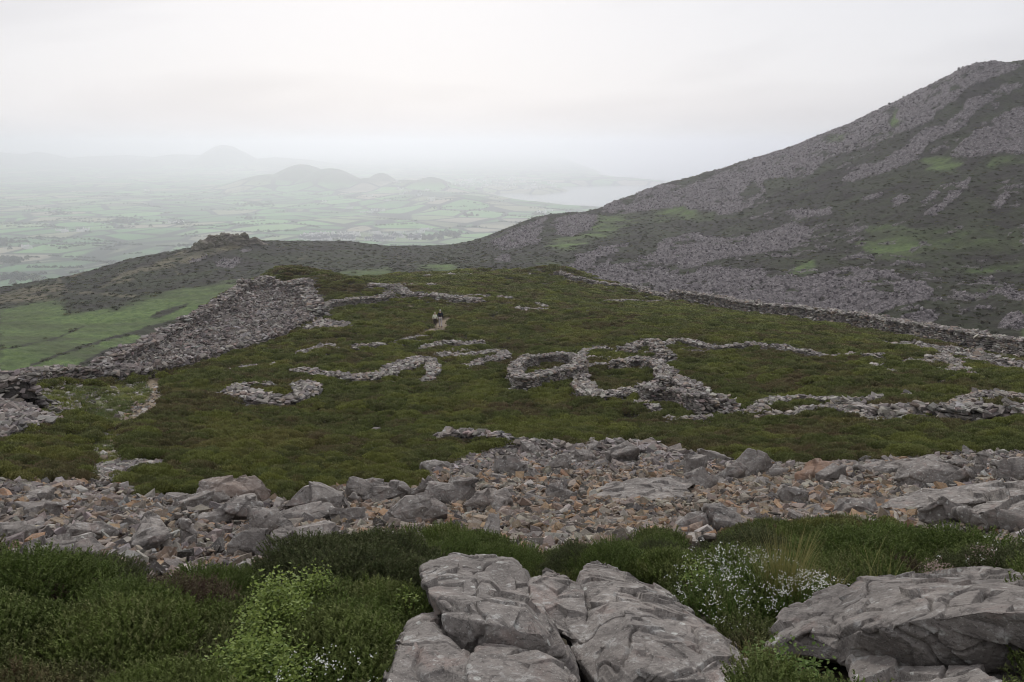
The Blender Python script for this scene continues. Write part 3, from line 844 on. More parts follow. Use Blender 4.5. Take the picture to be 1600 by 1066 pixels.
# hut circles, centre right
wall("closed round stone hut ring at the left end of the large cluster", [
    ([(806, 606), (806, 592), (816, 580), (850, 573), (890, 572), (908, 583), (903, 596), (868, 602), (842, 608), (820, 617), (808, 612), (805, 600)], T(1.25, 0.95, ruin=0.15, spill=0.3))], G_HUT, "stone hut", "stone_hut")
wall("curving waist-high wall joining the two hut circles of the large cluster", [
    ([(905, 590), (908, 606), (912, 622), (930, 632), (955, 630), (985, 624), (1010, 620), (1030, 616)], T(1.5, 0.55, ruin=0.2, spill=0.4)),
    ([(908, 582), (935, 574), (960, 580)], T(1.0, 0.4, spill=0.5))], G_HUT, "stone wall")
wall("round stone hut with heather growing on its floor, right of the closed ring", [
    ([(962, 584), (985, 576), (1015, 578), (1036, 590), (1040, 603), (1030, 616)], T(1.5, 0.8, ruin=0.15, spill=0.4)),
    ([(1028, 592), (1050, 600), (1066, 610), (1062, 620)], T(1.4, 0.7, spill=0.4))], G_HUT, "stone hut", "stone_hut")
wall("heap of collapsed masonry peaking behind the open hut circle", [
    ([(975, 558), (992, 548), (1010, 541), (1024, 545), (1030, 560), (1048, 572)], T(1.6, 0.7, spill=0.8)),
    ([(985, 566), (1010, 566), (1040, 574)], T(1.3, 0.4, spill=0.8))], G_HUT, "ruined wall", "ruined_wall")
wall("low wall stub stepping up the slope behind the closed hut ring", [
    ([(905, 569), (912, 557), (925, 551), (958, 552)], T(1.0, 0.5, spill=0.5)), ([(915, 566), (940, 563), (965, 566)], T(0.9, 0.3, spill=0.6))], G_HUT, "stone wall")
wall("tall dark-faced curved wall sweeping down right of the hut circles", [
    ([(1005, 628), (1022, 637), (1050, 638), (1078, 645), (1104, 655)], T(1.2, 1.0, ruin=0.1, spill=0.15, pal='grey')),
    ([(1060, 606), (1075, 620), (1098, 634), (1118, 646), (1140, 653)], T(1.6, 0.75, spill=0.4)),
    ([(1036, 660), (1062, 665), (1100, 663), (1135, 657)], T(0.8, 0.3, spill=0.7)), ([(990, 634), (1010, 642), (1030, 650)], T(0.7, 0.3, spill=0.5))], G_HUT, "stone wall")
wall("long ragged double line of stones running right from the dark-faced curved wall", [
    ([(1135, 655), (1165, 653), (1190, 645), (1212, 636), (1240, 630), (1268, 629), (1300, 636), (1340, 636), (1385, 634)], T(1.0, 0.45, spill=0.6, ruin=0.6)),
    ([(1185, 655), (1223, 656), (1250, 652), (1272, 646), (1300, 648), (1330, 656), (1375, 662)], T(0.9, 0.4, spill=0.6, ruin=0.6)),
    ([(1312, 642), (1345, 650), (1385, 658), (1435, 661)], T(1.8, 0.55, spill=1.2, ruin=0.6, ss=0.4))], G_HUT, "stone wall")
wall("collapsed enclosure of large slabs at the right edge above the bare heather slope", [
    ([(1400, 660), (1450, 658), (1500, 662), (1530, 668), (1560, 660), (1600, 663), (1650, 668)], T(1.3, 0.65, spill=0.9, ss=0.42, pal='grey')),
    ([(1475, 643), (1512, 637), (1550, 629), (1578, 632), (1610, 637)], T(1.1, 0.5, spill=0.9)), ([(1512, 640), (1525, 652), (1535, 662)], T(1.8, 0.5, spill=1.0, ss=0.42))], G_HUT, "ruined wall", "ruined_wall")
wall("long light grey wall line crossing the upper right slope below the rampart", [
    ([(1040, 545), (1058, 538), (1083, 542), (1103, 550), (1158, 551), (1186, 545), (1220, 551), (1261, 561), (1300, 562), (1340, 560), (1382, 566)], T(1.3, 0.5, spill=0.6, ruin=0.5)),
    ([(1055, 552), (1085, 555), (1120, 556)], T(0.9, 0.3, spill=0.5))], G_HUT, "stone wall")
wall("spread of tumbled walling at the upper right just below the long rampart", [
    ([(1407, 572), (1450, 571), (1470, 566), (1510, 568), (1550, 571), (1610, 577)], T(1.4, 0.45, spill=1.2, ruin=0.6)),
    ([(1422, 545), (1445, 550), (1468, 556), (1500, 549), (1537, 560), (1600, 566)], T(1.2, 0.4, spill=1.0, ruin=0.6)),
    ([(1430, 583), (1470, 581), (1500, 587), (1530, 593)], T(0.9, 0.3, spill=0.9, ruin=0.6)), ([(1470, 558), (1485, 570), (1500, 585)], T(1.4, 0.35, spill=1.0))], G_HUT, "ruined wall", "ruined_wall")
wall("short diagonal row of pale stones under the right end of the light grey wall line", [
    ([(1362, 573), (1380, 582), (1398, 590)], T(0.7, 0.25, spill=0.5))], G_HUT, "stone row", "stone_row")
wall("small cairn standing alone in the heather above the right wall lines", [
    ([(1404, 629), (1418, 627), (1432, 629)], T(0.8, 0.35, spill=0.3, ss=0.4)), ([(1414, 628), (1419, 627)], T(0.5, 0.9, spill=0.0, ss=0.4))], G_HUT, "cairn", "cairn")
# left and centre ruins
wall("squat oval ruin with a patch of heather inside, lowest on the left of the slope", [
    ([(360, 622), (374, 611), (400, 608), (433, 610)], T(1.0, 0.45, spill=0.6)), ([(450, 612), (485, 612), (482, 622), (468, 634), (436, 641), (402, 634), (374, 624), (364, 618)], T(1.6, 0.5, spill=0.7, ss=0.38))], G_HUT, "ruined hut", "ruined_hut")
wall("snaking bank of grey stones rising from the oval ruin toward the middle of the slope", [
    ([(461, 584), (485, 590), (522, 595), (564, 603), (605, 594), (640, 582), (662, 568), (674, 574), (680, 590), (666, 602)], T(1.5, 0.5, spill=0.9, ruin=0.4)),
    ([(600, 590), (640, 574), (665, 566)], T(1.8, 0.5, spill=0.9))], G_HUT, "stone bank", "stone_bank")
wall("three-sided ruin of scattered stones in the centre of the slope", [
    ([(660, 549), (694, 543), (730, 542), (760, 544)], T(1.6, 0.45, spill=1.0)), ([(680, 561), (742, 562), (784, 551), (790, 566), (762, 569), (727, 580)], T(1.6, 0.45, spill=1.0)), ([(700, 552), (740, 553)], T(1.0, .3, spill=.8))], G_HUT, "ruined hut", "ruined_hut")
wall("short stone bank beside a bright green tuft, nearer of two left of the walkers' path", [
    ([(557, 549), (580, 547), (605, 546)], T(1.7, 0.5, spill=0.8))], G_HUT, "stone bank", "stone_bank")
wall("thin pale stone row on the left between the great rampart and the snaking bank", [
    ([(464, 559), (485, 553), (522, 544)], T(1.2, 0.35, spill=0.9))], G_HUT, "stone row", "stone_row")
wall("faint stone row above the oval ruin near the foot of the great rampart", [
    ([(357, 586), (399, 577), (437, 576)], T(0.8, 0.3, spill=0.7))], G_HUT, "stone row", "stone_row")
wall("straggle of stones along the footpath just below the two walkers", [
    ([(612, 540), (640, 534), (667, 528)], T(0.9, 0.25, spill=0.9))], G_HUT, "stone row", "stone_row")
wall("dark-faced hut wall abutting the great rampart under the heather knoll", [
    ([(505, 489), (520, 482), (545, 479), (570, 478), (595, 474), (612, 468)], T(1.6, 0.9, ruin=0.2, spill=0.8))], G_HUT, "stone wall")
wall("long bank of stones trailing right from the heather knoll behind the walkers", [
    ([(575, 449), (600, 452), (622, 455), (635, 467), (674, 467), (708, 471), (752, 476)], T(2.4, 0.6, spill=1.8, ss=0.42)), ([(590, 449), (640, 450), (688, 448)], T(1.2, 0.4, spill=1.2, ss=0.42)),
    ([(722, 465), (745, 465), (768, 467)], T(1.2, 0.35, spill=1.0, ss=0.42))], G_HUT, "stone bank", "stone_bank")
wall("small stone scatter highest on the plateau, right of the long trailing bank", [([(777, 468), (792, 469), (806, 470)], T(1.6, 0.4, spill=0.3, ss=0.4))], G_HUT, "stone row", "stone_row")
wall("broken line of stones right of the walkers in the open heather", [([(801, 485), (830, 487), (857, 487)], T(1.3, 0.35, spill=1.0, ss=0.4)), ([(830, 476), (845, 478), (852, 484)], T(1.0, 0.3, spill=0.8))], G_HUT, "stone row", "stone_row")
wall("lone little stone heap right of the broken line of stones", [([(880, 487), (895, 488)], T(1.0, 0.3, spill=0.5))], G_HUT, "stone heap", "stone_heap")
wall("rightmost little stone heap in the open heather below the far crest", [([(913, 488), (932, 490)], T(1.0, 0.3, spill=0.5))], G_HUT, "stone heap", "stone_heap")
wall("thin stone line at the far right of the plateau top, meeting the right rampart", [([(940, 474), (990, 474), (1020, 475), (1050, 472)], T(0.9, 0.4, spill=0.8, ss=0.4))], G_HUT, "stone row", "stone_row")
wall("low ragged stones along the skyline crest of the plateau", [([(640, 436), (700, 432), (740, 430), (790, 431), (830, 433)], T(1.0, 0.35, spill=1.2, ss=0.42, ruin=0.8))], G_HUT, "stone row", "stone_row")
# near wall
wall("nearest piece of dry-stone walling, standing in heather just above the boulder scree", [
    ([(674, 698), (700, 694), (725, 692), (762, 697), (797, 702)], T(0.8, 0.5, ss=0.30, ruin=0.15, spill=0.15, pal='grey')),
    ([(800, 703), (837, 707), (884, 712)], T(0.9, 0.45, ss=0.34, spill=0.3, pal='grey')),
    ([(940, 715), (985, 712), (1030, 716), (1075, 728)], T(1.0, 0.5, ss=0.36, spill=0.4, pal='grey'))], G_HUT, "stone wall")
wall("flat spill of pale stones where the footpath meets the scree", [([(150, 742), (180, 736), (215, 731), (262, 728)], T(0.8, 0.1, ss=0.2, spill=0.5))], None, "stone spill", "stone_spill",
     extra=[rub([(145, 748), (165, 733), (215, 722), (272, 724), (265, 734), (215, 742), (170, 756)], 700, 0.19, seed=9, lift=0.08, pal='wall')])
mRUB = blur(raster(RUBBLE_PX), 1)
_r = [rubble([(90, 612), (245, 600), (262, 618), (210, 665), (196, 740), (150, 752), (120, 690), (160, 660), (60, 645)], 420, 0.26, seed=21, lift=0.05, pal='wall'),
      rubble([(236, 600), (262, 600), (258, 632), (200, 690), (186, 745), (160, 745), (186, 660)], 320, 0.20, seed=22, lift=0.03, pal='tan'),
      rubble([(600, 545), (668, 517), (700, 500), (706, 506), (672, 526), (605, 550)], 60, 0.22, seed=23, lift=0.02, pal='wall')]
_V, _F, _T = join_geo(_r)
link("path_stones", make_mesh("path_stones", _V, _F, M_STONE, {"tint": _T}), kind="stuff", label="stones trodden into the footpath and grass at left", cat="stones")
# ================================================================== BOULDERS AND SCREE
g = NB("weathered_boulder")
oi = g.n('ShaderNodeObjectInfo')
tcn = g.n('ShaderNodeTexCoord')
pos = g.geo.outputs['Position']
n1 = g.noise(1.7, 5, 0.6); n2 = g.noise(9, 6, 0.7); n3 = g.noise(38, 4, 0.65)
c = g.mix(g.ramp(n1, (0.32, 0.0), (0.68, 1.0)), (0.178, 0.162, 0.150), (0.282, 0.254, 0.230))
c = g.mix(g.ramp(n2, (0.34, 0.8), (0.50, 0.0)), c, (0.09, 0.08, 0.075))
c = g.mix(g.ramp(g.noise(3.3, 5, 0.7, dist=0.6), (0.55, 0.0), (0.66, 0.5)), c, (0.27, 0.205, 0.18))
c = g.mix(g.ramp(n2, (0.56, 0.0), (0.63, 0.75)), c, (0.40, 0.39, 0.37))
c = g.mix(g.ramp(g.noise(1.3, 4, .6, dist=.4), (.52, 0.0), (.60, .5)), c, (0.13, 0.115, 0.105))
spot = g.vor(11.0, rand=1.0)
c = g.mix(g.math('MULTIPLY', g.ramp(spot, (0.16, 1.0), (0.22, 0.0)), g.ramp(g.noise(2.2, 3, .6), (.50, 0.0), (.56, .85))), c, (0.46, 0.46, 0.43))
c = g.mix(g.math('MULTIPLY', g.ramp(g.vor(5.0), (0.14, 1.0), (0.18, 0.0)), g.ramp(g.noise(3.1, 3, .6), (.53, 0.0), (.58, .7))), c, (0.13, 0.115, 0.11))
c = g.mix(g.ramp(g.noise(70, 3, 0.7), (0.60, 0.0), (0.68, 0.7)), c, (0.42, 0.41, 0.38))
c = g.mix(g.ramp(g.noise(55, 3, 0.6, vec=g.vec((1, 1.3, 1), (.3, .2, .1))), (0.30, 0.7), (0.40, 0.0)), c, (0.06, 0.052, 0.05))
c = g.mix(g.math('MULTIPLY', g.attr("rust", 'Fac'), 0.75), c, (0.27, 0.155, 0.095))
c = g.mix(g.attr("shade_tone", 'Fac'), c, g.mix(0.55, c, (0.035, 0.03, 0.03)))  # darkens the corner rock's colour to stand for its face turned from the light
crk = g.ramp(g.noise(2.4, 6, 0.62, vec=g.vec((1.0, 1.0, 3.6), (0.5, 0.25, 0.2)), dist=1.2), (0.485, 0.0), (0.50, 1.0), (0.515, 0.0))
c = g.mix(g.math('MULTIPLY', crk, 0.4), c, (0.04, 0.036, 0.034))
b1 = g.bump(n2, 0.55, 0.025)
b2 = g.bump(n3, 0.75, 0.012, b1)
b3 = g.bump(g.math('MULTIPLY', crk, -1.0), 0.35, 0.015, b2)
M_ROCK = g.done(c, 0.93, b3)

def remesh_points(hulls, vox):
    bm = bmesh.new()
    for pts in hulls:
        b2_ = bmesh.new()
        for p in pts: b2_.verts.new(p)
        bmesh.ops.convex_hull(b2_, input=b2_.verts)
        bmesh.ops.delete(b2_, geom=[v for v in b2_.verts if not v.link_faces], context='VERTS')
        tmp = bpy.data.meshes.new("tmp"); b2_.to_mesh(tmp); b2_.free(); bm.from_mesh(tmp); bpy.data.meshes.remove(tmp)
    bmesh.ops.recalc_face_normals(bm, faces=bm.faces)
    me = bpy.data.meshes.new("tmp"); bm.to_mesh(me); bm.free()
    ob = bpy.data.objects.new("tmp", me); COL.objects.link(ob)
    md = ob.modifiers.new("r", 'REMESH'); md.mode = 'VOXEL'; md.voxel_size = vox; md.adaptivity = 0
    dg = bpy.context.evaluated_depsgraph_get()
    out = bpy.data.meshes.new_from_object(ob.evaluated_get(dg))
    bpy.data.objects.remove(ob); bpy.data.meshes.remove(me)
    return out
def weather(me, size, rr0, amp=1.0, steps=1.0, rust=0.0, shade_tone=0.0):
    """fracture, ledges and grain on a boulder's surface; returns its base point"""
    n = len(me.vertices)
    co = np.empty(n * 3, np.float32); me.vertices.foreach_get("co", co); co = co.reshape(-1, 3).astype(float)
    nr = np.empty(n * 3, np.float32); me.vertex_normals.foreach_get("vector", nr); nr = nr.reshape(-1, 3)
    s = min(size, 1.2)
    x, y, z = co[:, 0] / s, co[:, 1] / s, (co[:, 2] - CZ) / s
    a = fbm(x * 1.6, y * 1.6, z * 1.6, 3, 400) * 0.03
    # fracture planes: stepped noise along a tilted bedding direction
    u = 0.35 * x + 0.25 * y + 0.9 * z
    lay = fbm(x * 0.9, y * 0.9, u * 6.0, 3, 410)
    stp = np.round(lay * 4) / 4
    a = a + (lay * 0.2 + stp * 0.8) * 0.009 * steps
    rg_ = np.abs(fbm(x * 3.1, y * 3.1, z * 3.1, 3, 420))
    a = a - np.clip(0.06 - rg_, 0, 1) * 0.38 * (0.4 if rr0 < 7 else 1)
    a = a + fbm(x * 9, y * 9, z * 9, 3, 430) * 0.012
    X_, Y_, Z_ = co[:, 0], co[:, 1], co[:, 2] - CZ
    # fracture facets: every cell of a jittered lattice is tilted its own way
    def facets(cs, seed, mag):
        u = [X_ / cs, Y_ / cs, Z_ / (cs * 0.7)]; b = [np.floor(q).astype(np.int64) for q in u]
        best = np.full(n, 9.0); dd = np.zeros(n)
        for i0 in (-1, 0, 1):
            for i1 in (-1, 0, 1):
                for i2 in (-1, 0, 1):
                    c0, c1, c2_ = b[0] + i0, b[1] + i1, b[2] + i2
                    e = [u[q] - (cc + _hash(c0, c1, c2_, seed + q)) for q, cc in enumerate((c0, c1, c2_))]
                    d_ = e[0] ** 2 + e[1] ** 2 + e[2] ** 2
                    gd = sum((_hash(c0, c1, c2_, seed + 10 + q) - .5) * e[q] for q in range(3)) + (_hash(c0, c1, c2_, seed + 20) - .5) * .35
                    m_ = d_ < best; best = np.where(m_, d_, best); dd = np.where(m_, gd, dd)
        return dd * mag * cs
    wob = 0.0
    a = a * 0.75 + facets(0.48 * s, 470, 0.42) / s
    fine = 0.0
    if rr0 < 7:
        fo = fbm(X_ / .05 + Z_ * 6, Y_ / .12, (Z_ + .3 * X_) / .03, 3, 460)
        fine = 0.0015 * fo + 0.006 * fbm(X_ / .07, Y_ / .07, Z_ / .07, 3, 461) - 0.026 * np.clip(0.035 - np.abs(fbm(X_ / .55, Y_ / .55, Z_ / .3 + X_, 3, 462)), 0, 1) / .035
    co = co + nr * (a * s * amp + fine)[:, None]
    c = co.mean(0); c[2] = co[:, 2].min()
    me.vertices.foreach_set("co", (co - c).astype(np.float32).ravel())
    me.polygons.foreach_set("use_smooth", np.ones(len(me.polygons), bool))
    at = me.attributes.new("rust", 'FLOAT', 'POINT')
    ru = np.clip(rust * (0.8 + 1.2 * fbm(x * 2, y * 2, z * 2, 3, 440)), 0, 1) if rust else np.zeros(n)
    at.data.foreach_set("value", ru.astype(np.float32))
    at = me.attributes.new('shade_tone', 'FLOAT', 'POINT'); at.data.foreach_set('value', np.clip(shade_tone * (0.8 + fbm(x * 1.5, y * 1.5, z * 1.5, 3, 445)), 0, 1).astype(np.float32))
    return c
BOULDER_PX = []
RNG_B = np.random.default_rng(99)
def boulder(label, outlines, r=None, r_top=None, depth=None, amp=1.0, rust=0.0, shade_tone=0.0, vox=None, sink=0.25, name="boulder", cat="boulder", group="boulders in the scree", bulge=None, mask=True, steps=1.0):
    """outlines: photo outline(s) of the rock; each becomes a solid block with its own range, size and thickness"""
    if outlines and not isinstance(outlines[0], list): outlines = [outlines]
    hulls = []
    rr0 = None
    for k, ol in enumerate(outlines):
        p = np.array(ol, float)
        if mask: BOULDER_PX.append(ol)
        yb, yt = p[:, 1].max(), p[:, 1].min()
        if r is None:
            cx = p[:, 0].mean(); rg = float(np.hypot(*hit([cx], [yb])[0][:2]))
        else: rg = r if not isinstance(r, (list, tuple)) else r[k]
        rr0 = rg
        w = (p[:, 0].max() - p[:, 0].min()) / F * rg
        h = (yb - yt) / F * rg
        dp = depth if depth else max(0.45 * w, 0.8 * h)
        if isinstance(dp, (list, tuple)): dp = dp[k]
        rt = r_top if r_top else rg + dp * 0.85
        if isinstance(rt, (list, tuple)): rt = rt[k]
        t = (yb - p[:, 1]) / max(1e-3, yb - yt)
        rad = rg + (rt - rg) * t ** 1.3
        front = at_range(p[:, 0], p[:, 1], rad)
        cen = front.mean(0)
        ph, _ = ray(p[:, 0].mean(), p[:, 1].mean())
        away = np.array([math.sin(ph), math.cos(ph), 0])
        back = (front - cen) * np.array([0.86, 0.86, 0.8]) + cen + away * dp * RNG_B.uniform(0.6, 1.0, (len(p), 1))
        back[:, 2] -= dp * 0.30 + 0.02
        low = front.copy(); low[:, 2] = front[:, 2].min() - sink * max(h, 0.15); low += away * dp * 0.35
        pts = [front, back, low]
        if not bulge and r is None:
            for q_ in range(3):      # blunt edges standing out from the face
                w_ = RNG_B.dirichlet(np.ones(len(p)) * 0.9) * 0.8 + 0.2 / len(p)
                qx, qy = (p * w_[:, None]).sum(0); tq = (yb - qy) / max(1e-3, yb - yt)
                pts.append(at_range(np.array([qx]), np.array([qy]), rg + (rt - rg) * tq ** 1.3 - dp * RNG_B.uniform(0.05, 0.28)))
        if bulge:
            q = np.array(bulge[k] if isinstance(bulge[0], list) else bulge, float)
            if len(q): pts.append(at_range(q[:, 0], q[:, 1], q[:, 2]))
        hulls.append([Vector(v) for v in np.vstack(pts)])
    size = max(w, h)
    vx = vox or max(0.0045, 1.2 * rr0 / F)
    me = remesh_points(hulls, vx)
    c = weather(me, size, rr0, amp, steps, rust, shade_tone)
    me.materials.clear(); me.materials.append(M_ROCK)
    me.name = name; me.update()
    if r is None: c[2] += 0.12 * (rr0 < 26)
    o = link(name, me, label=label, cat=cat, group=group); o.location = c
    return o

GF = "big foreground rocks at the camera's feet"
boulder("large cracked grey boulder at bottom centre with a flat pale top and undercut left side", [
    [(659, 895), (707, 883), (728, 884), (758, 905), (800, 960), (822, 985), (800, 1030), (715, 1005), (695, 979), (671, 934)],
    [(728, 884), (760, 878), (801, 877), (817, 891), (830, 916), (817, 930), (820, 955), (800, 960), (760, 920)],
    [(690, 960), (760, 940), (822, 950), (862, 991), (895, 1045), (905, 1090), (760, 1090), (732, 1021), (700, 990)]],
    r=[3.85, 4.5, 3.62], r_top=[5.0, 5.1, 3.9], depth=[0.8, 0.6, 0.8], group=GF, amp=0.7, bulge=[[(712, 962, 3.86), (780, 950, 3.9), (668, 925, 4.15)], [], [(760, 975, 3.66), (845, 990, 3.7)]], mask=True)
boulder("huge sloping grey slab right of the cracked boulder, its ridge falling to the bottom edge", [
    [(906, 897), (919, 905), (939, 897), (1000, 917), (1052, 942), (1104, 979), (1153, 1024), (1194, 1066), (1225, 1100), (960, 1100), (905, 1030), (880, 980), (890, 930)],
    [(829, 912), (850, 899), (880, 922), (915, 930), (915, 1010), (870, 985), (850, 960), (822, 940)]],
    r=[3.4, 4.0], r_top=[5.2, 4.8], depth=[1.0, 0.5], group=GF, amp=0.8, bulge=[[(980, 960, 4.15), (1060, 1010, 3.8), (1000, 1050, 3.45)], []])
boulder("low grey ledge rock at the bottom edge, left of the cracked boulder", [
    [(620, 1019), (634, 1003), (675, 988), (697, 1003), (712, 1030), (735, 1045), (740, 1100), (595, 1100), (606, 1065), (622, 1040)],
    [(735, 1045), (780, 1050), (840, 1042), (898, 1062), (915, 1100), (730, 1100)]],
    r=[3.1, 2.95], r_top=[3.7, 3.3], depth=[0.6, 0.5], group=GF, amp=0.8)
boulder("small triangular rock shard wedged in the gap beneath the cracked boulder",
    [(711, 1048), (744, 1022), (756, 1054)], r=3.3, depth=0.2, group=GF, name="rock_shard", cat="rock", amp=0.6)
boulder("dark rock block jammed in the cleft between the cracked boulder and the sloping slab",
    [(822, 948), (850, 950), (862, 985), (845, 992), (826, 970)], r=3.85, depth=0.3, group=GF, name="rock_shard", cat="rock", amp=0.6)
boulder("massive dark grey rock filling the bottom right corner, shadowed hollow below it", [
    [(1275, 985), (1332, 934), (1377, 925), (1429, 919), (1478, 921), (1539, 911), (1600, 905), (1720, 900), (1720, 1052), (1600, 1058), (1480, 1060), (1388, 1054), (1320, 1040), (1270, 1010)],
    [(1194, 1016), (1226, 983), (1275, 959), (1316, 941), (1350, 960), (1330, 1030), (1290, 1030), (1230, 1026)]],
    r=[3.95, 4.05], r_top=[5.0, 4.9], depth=[1.0, 0.7], group=GF, amp=0.7, shade_tone=0.55, bulge=[[(1345, 985, 3.98), (1440, 968, 3.9), (1540, 955, 3.85), (1680, 960, 3.8)], [(1262, 985, 4.1)]], sink=0.05)  # shade of the front face is put into this rock's colour
boulder("rough rock base under the massive corner rock, mostly in its shadow",
    [(1330, 1050), (1420, 1058), (1620, 1062), (1720, 1066), (1720, 1120), (1330, 1120)], r=3.3, r_top=3.9, depth=1.0, group=GF, amp=0.7)
S = boulder
S("long rectangular brownish block lying on top of the scree at left, darkest along its side", [(311, 760), (332, 760), (362, 756), (387, 751), (399, 750), (404, 757), (419, 768), (417, 790), (410, 797), (395, 786), (312, 783)], rust=0.25, depth=0.8)
S("blunt grey block tucked directly under the long rectangular block", [(324, 780), (340, 778), (358, 784), (364, 795), (345, 803), (330, 798)])
S("slanting grey slab below the long rectangular block", [(312, 822), (345, 808), (375, 789), (402, 783), (409, 800), (385, 817), (345, 828), (315, 830)])
S("rounded grey boulder right of the slanting slab", [(388, 804), (400, 800), (430, 811), (455, 824), (460, 838), (450, 845), (400, 847), (391, 825)])
S("tall pointed wedge boulder with a bright right face, at the scree's upper edge", [(442, 801), (460, 782), (472, 768), (484, 763), (512, 770), (540, 781), (549, 798), (542, 809), (520, 806), (475, 800)])
S("flat split slab with a dark gap under it, in front of the pointed wedge boulder", [(425, 810), (460, 801), (515, 800), (522, 811), (517, 824), (460, 830), (440, 820)], steps=2.0)
S("white-topped block with a dark triangular left face by the left heather", [(355, 868), (370, 851), (388, 843), (420, 842), (427, 858), (422, 876), (395, 888), (357, 880)])
S("broad pale outcrop slab running down to the heather left of the dark bush", [(430, 852), (460, 840), (535, 842), (515, 857), (480, 868), (452, 897), (415, 890)])
S("long hump-backed grey boulder on the scree edge right of the pointed wedge", [(540, 758), (552, 753), (582, 756), (632, 763), (640, 772), (632, 780), (600, 790), (582, 795), (562, 782), (541, 768)])
S("small grey block just right of the pointed wedge's tip", [(545, 785), (553, 777), (563, 786), (556, 795)])
S("narrow plank-like stone leaning diagonally beside the hump-backed boulder", [(632, 786), (640, 776), (670, 751), (683, 760), (665, 776), (648, 784)], depth=0.25)
S("jagged low grey boulder right of the leaning plank stone", [(664, 775), (670, 763), (710, 761), (742, 758), (746, 767), (715, 783), (712, 793), (672, 787)])
S("big pale tilted slab with an ochre broken edge near the centre of the scree", [(596, 819), (632, 786), (672, 782), (700, 796), (701, 813), (675, 806), (650, 817), (617, 834), (600, 834)], rust=0.05, amp=0.7)
S("ochre broken rock under the edge of the big pale tilted slab", [(642, 822), (655, 812), (676, 806), (684, 820), (665, 832), (646, 834)], rust=0.95)
S("dark brown rectangular block leaning right of the pale tilted slab", [(722, 797), (745, 781), (790, 770), (800, 791), (775, 801), (735, 805)], rust=0.12)
S("flat-topped boulder in the heather above the leaning plank stone", [(657, 731), (680, 726), (700, 728), (712, 741), (690, 746), (672, 744)])
S("gabled boulder in the heather edge left of the tall wrinkled block", [(712, 749), (725, 737), (742, 735), (760, 748), (747, 753), (725, 755)])
S("tall wrinkled block at the scree's upper edge below the nearest dry-stone walling", [(771, 718), (807, 716), (812, 728), (822, 738), (813, 750), (787, 750), (775, 738)])
S("dark triangular boulder in mid scree left of the long split slab", [(852, 764), (875, 761), (900, 778), (898, 789), (857, 791)])
S("chunky sloping boulder in the upper scree beneath the nearest walling", [(842, 740), (867, 720), (887, 714), (892, 731), (885, 744), (850, 745)])
S("very long low slab split by a dark horizontal crack, centre right of the scree", [[(922, 778), (945, 770), (982, 758), (1040, 753), (1085, 764), (1070, 774), (985, 777), (945, 782)], [(927, 788), (945, 783), (1000, 780), (1070, 776), (1086, 782), (1040, 793), (975, 794)]], depth=1.3, amp=0.6)
S("smooth grey slab tilted up at the top of the scree, right of the split slab", [(1115, 749), (1150, 728), (1166, 738), (1150, 753), (1117, 757)])
S("dark cave-like rock at the upper right of the scree", [(1195, 746), (1210, 734), (1230, 739), (1228, 752), (1200, 754)])
S("rounded orange-pink boulder on the scree edge at right", [(1244, 749), (1262, 733), (1285, 725), (1312, 731), (1322, 748), (1307, 758), (1275, 758), (1245, 758)], rust=0.8, steps=0.3)
S("big pale rough-faced boulder left of the upright finger stone", [(1398, 758), (1407, 738), (1450, 728), (1480, 731), (1515, 746), (1477, 765), (1407, 771)])
S("long dark-backed slab lying behind the pale rough-faced boulder", [(1335, 734), (1405, 731), (1460, 718), (1467, 729), (1400, 744), (1370, 751), (1350, 747)])
S("brown sloping boulder between the long slab and the upright finger stone", [(1465, 727), (1495, 718), (1510, 731), (1490, 738)])
S("upright finger stone at the right end of the scree", [(1524, 715), (1535, 710), (1542, 717), (1541, 748), (1532, 744)], depth=0.3)
S("dark square boulder right of the upright finger stone at the frame edge", [(1555, 734), (1575, 722), (1610, 720), (1620, 750), (1585, 760), (1560, 755)])
S("enormous flat tilted slab at the right edge overlooking green heather", [(1350, 810), (1425, 777), (1525, 770), (1660, 758), (1665, 788), (1560, 802), (1490, 815), (1440, 815)], depth=1.6, amp=0.6)
S("thick dark block propping up the flat tilted slab at the right edge", [(1492, 812), (1540, 792), (1665, 778), (1665, 850), (1590, 841), (1520, 830)], depth=1.0)
S("grey boulder half swallowed by heather below the centre-right scree", [(1055, 832), (1075, 812), (1125, 799), (1147, 816), (1127, 840), (1090, 845)])
S("broad weathered slab at far left of the scree beside yellow grass", [(105, 840), (118, 822), (169, 833), (187, 844), (180, 860), (152, 853), (112, 853)], steps=0.6)
S("steep triangular grey slab in the left scree", [(206, 866), (233, 815), (253, 829), (268, 856), (250, 872), (222, 877)], depth=0.9, steps=0.6)
S("wide bedrock hump behind the dark heather at lower left", [(42, 874), (101, 853), (149, 853), (176, 880), (140, 896), (56, 900)], steps=0.6)
S("narrow grey slab in the left scree next to the slanting slab", [(281, 825), (298, 822), (308, 844), (305, 864), (284, 861)])
S("long flat stone at the upper edge of the left scree", [(253, 786), (262, 779), (326, 785), (323, 797), (281, 795)])
S("lone pale rock poking out of the heather at lower left", [(42, 949), (51, 941), (78, 948), (72, 962), (53, 960)], group=None, cat="rock")
S("solitary flat boulder alone in the middle of the heather slope", [(577, 673), (584, 667), (598, 668), (600, 675), (588, 678)], group=None, amp=0.5)
S("small pointed pale rock standing in heather above the scree's centre", [(992, 687), (1000, 676), (1007, 681), (1000, 689)], group=None, cat="rock")
S("little rounded rock at the heather's lower edge, far right above the scree", [(1325, 717), (1333, 710), (1343, 716), (1341, 721)], group=None, cat="rock")
S("thin row-end rock showing in heather left of centre, second stone of a tiny pair", [(512, 718), (520, 713), (532, 714), (530, 720)], group=None, cat="rock")
S("pale pebble-like rock left of the tiny pair in the heather", [(495, 719), (500, 714), (507, 716), (505, 721)], group=None, cat="rock")

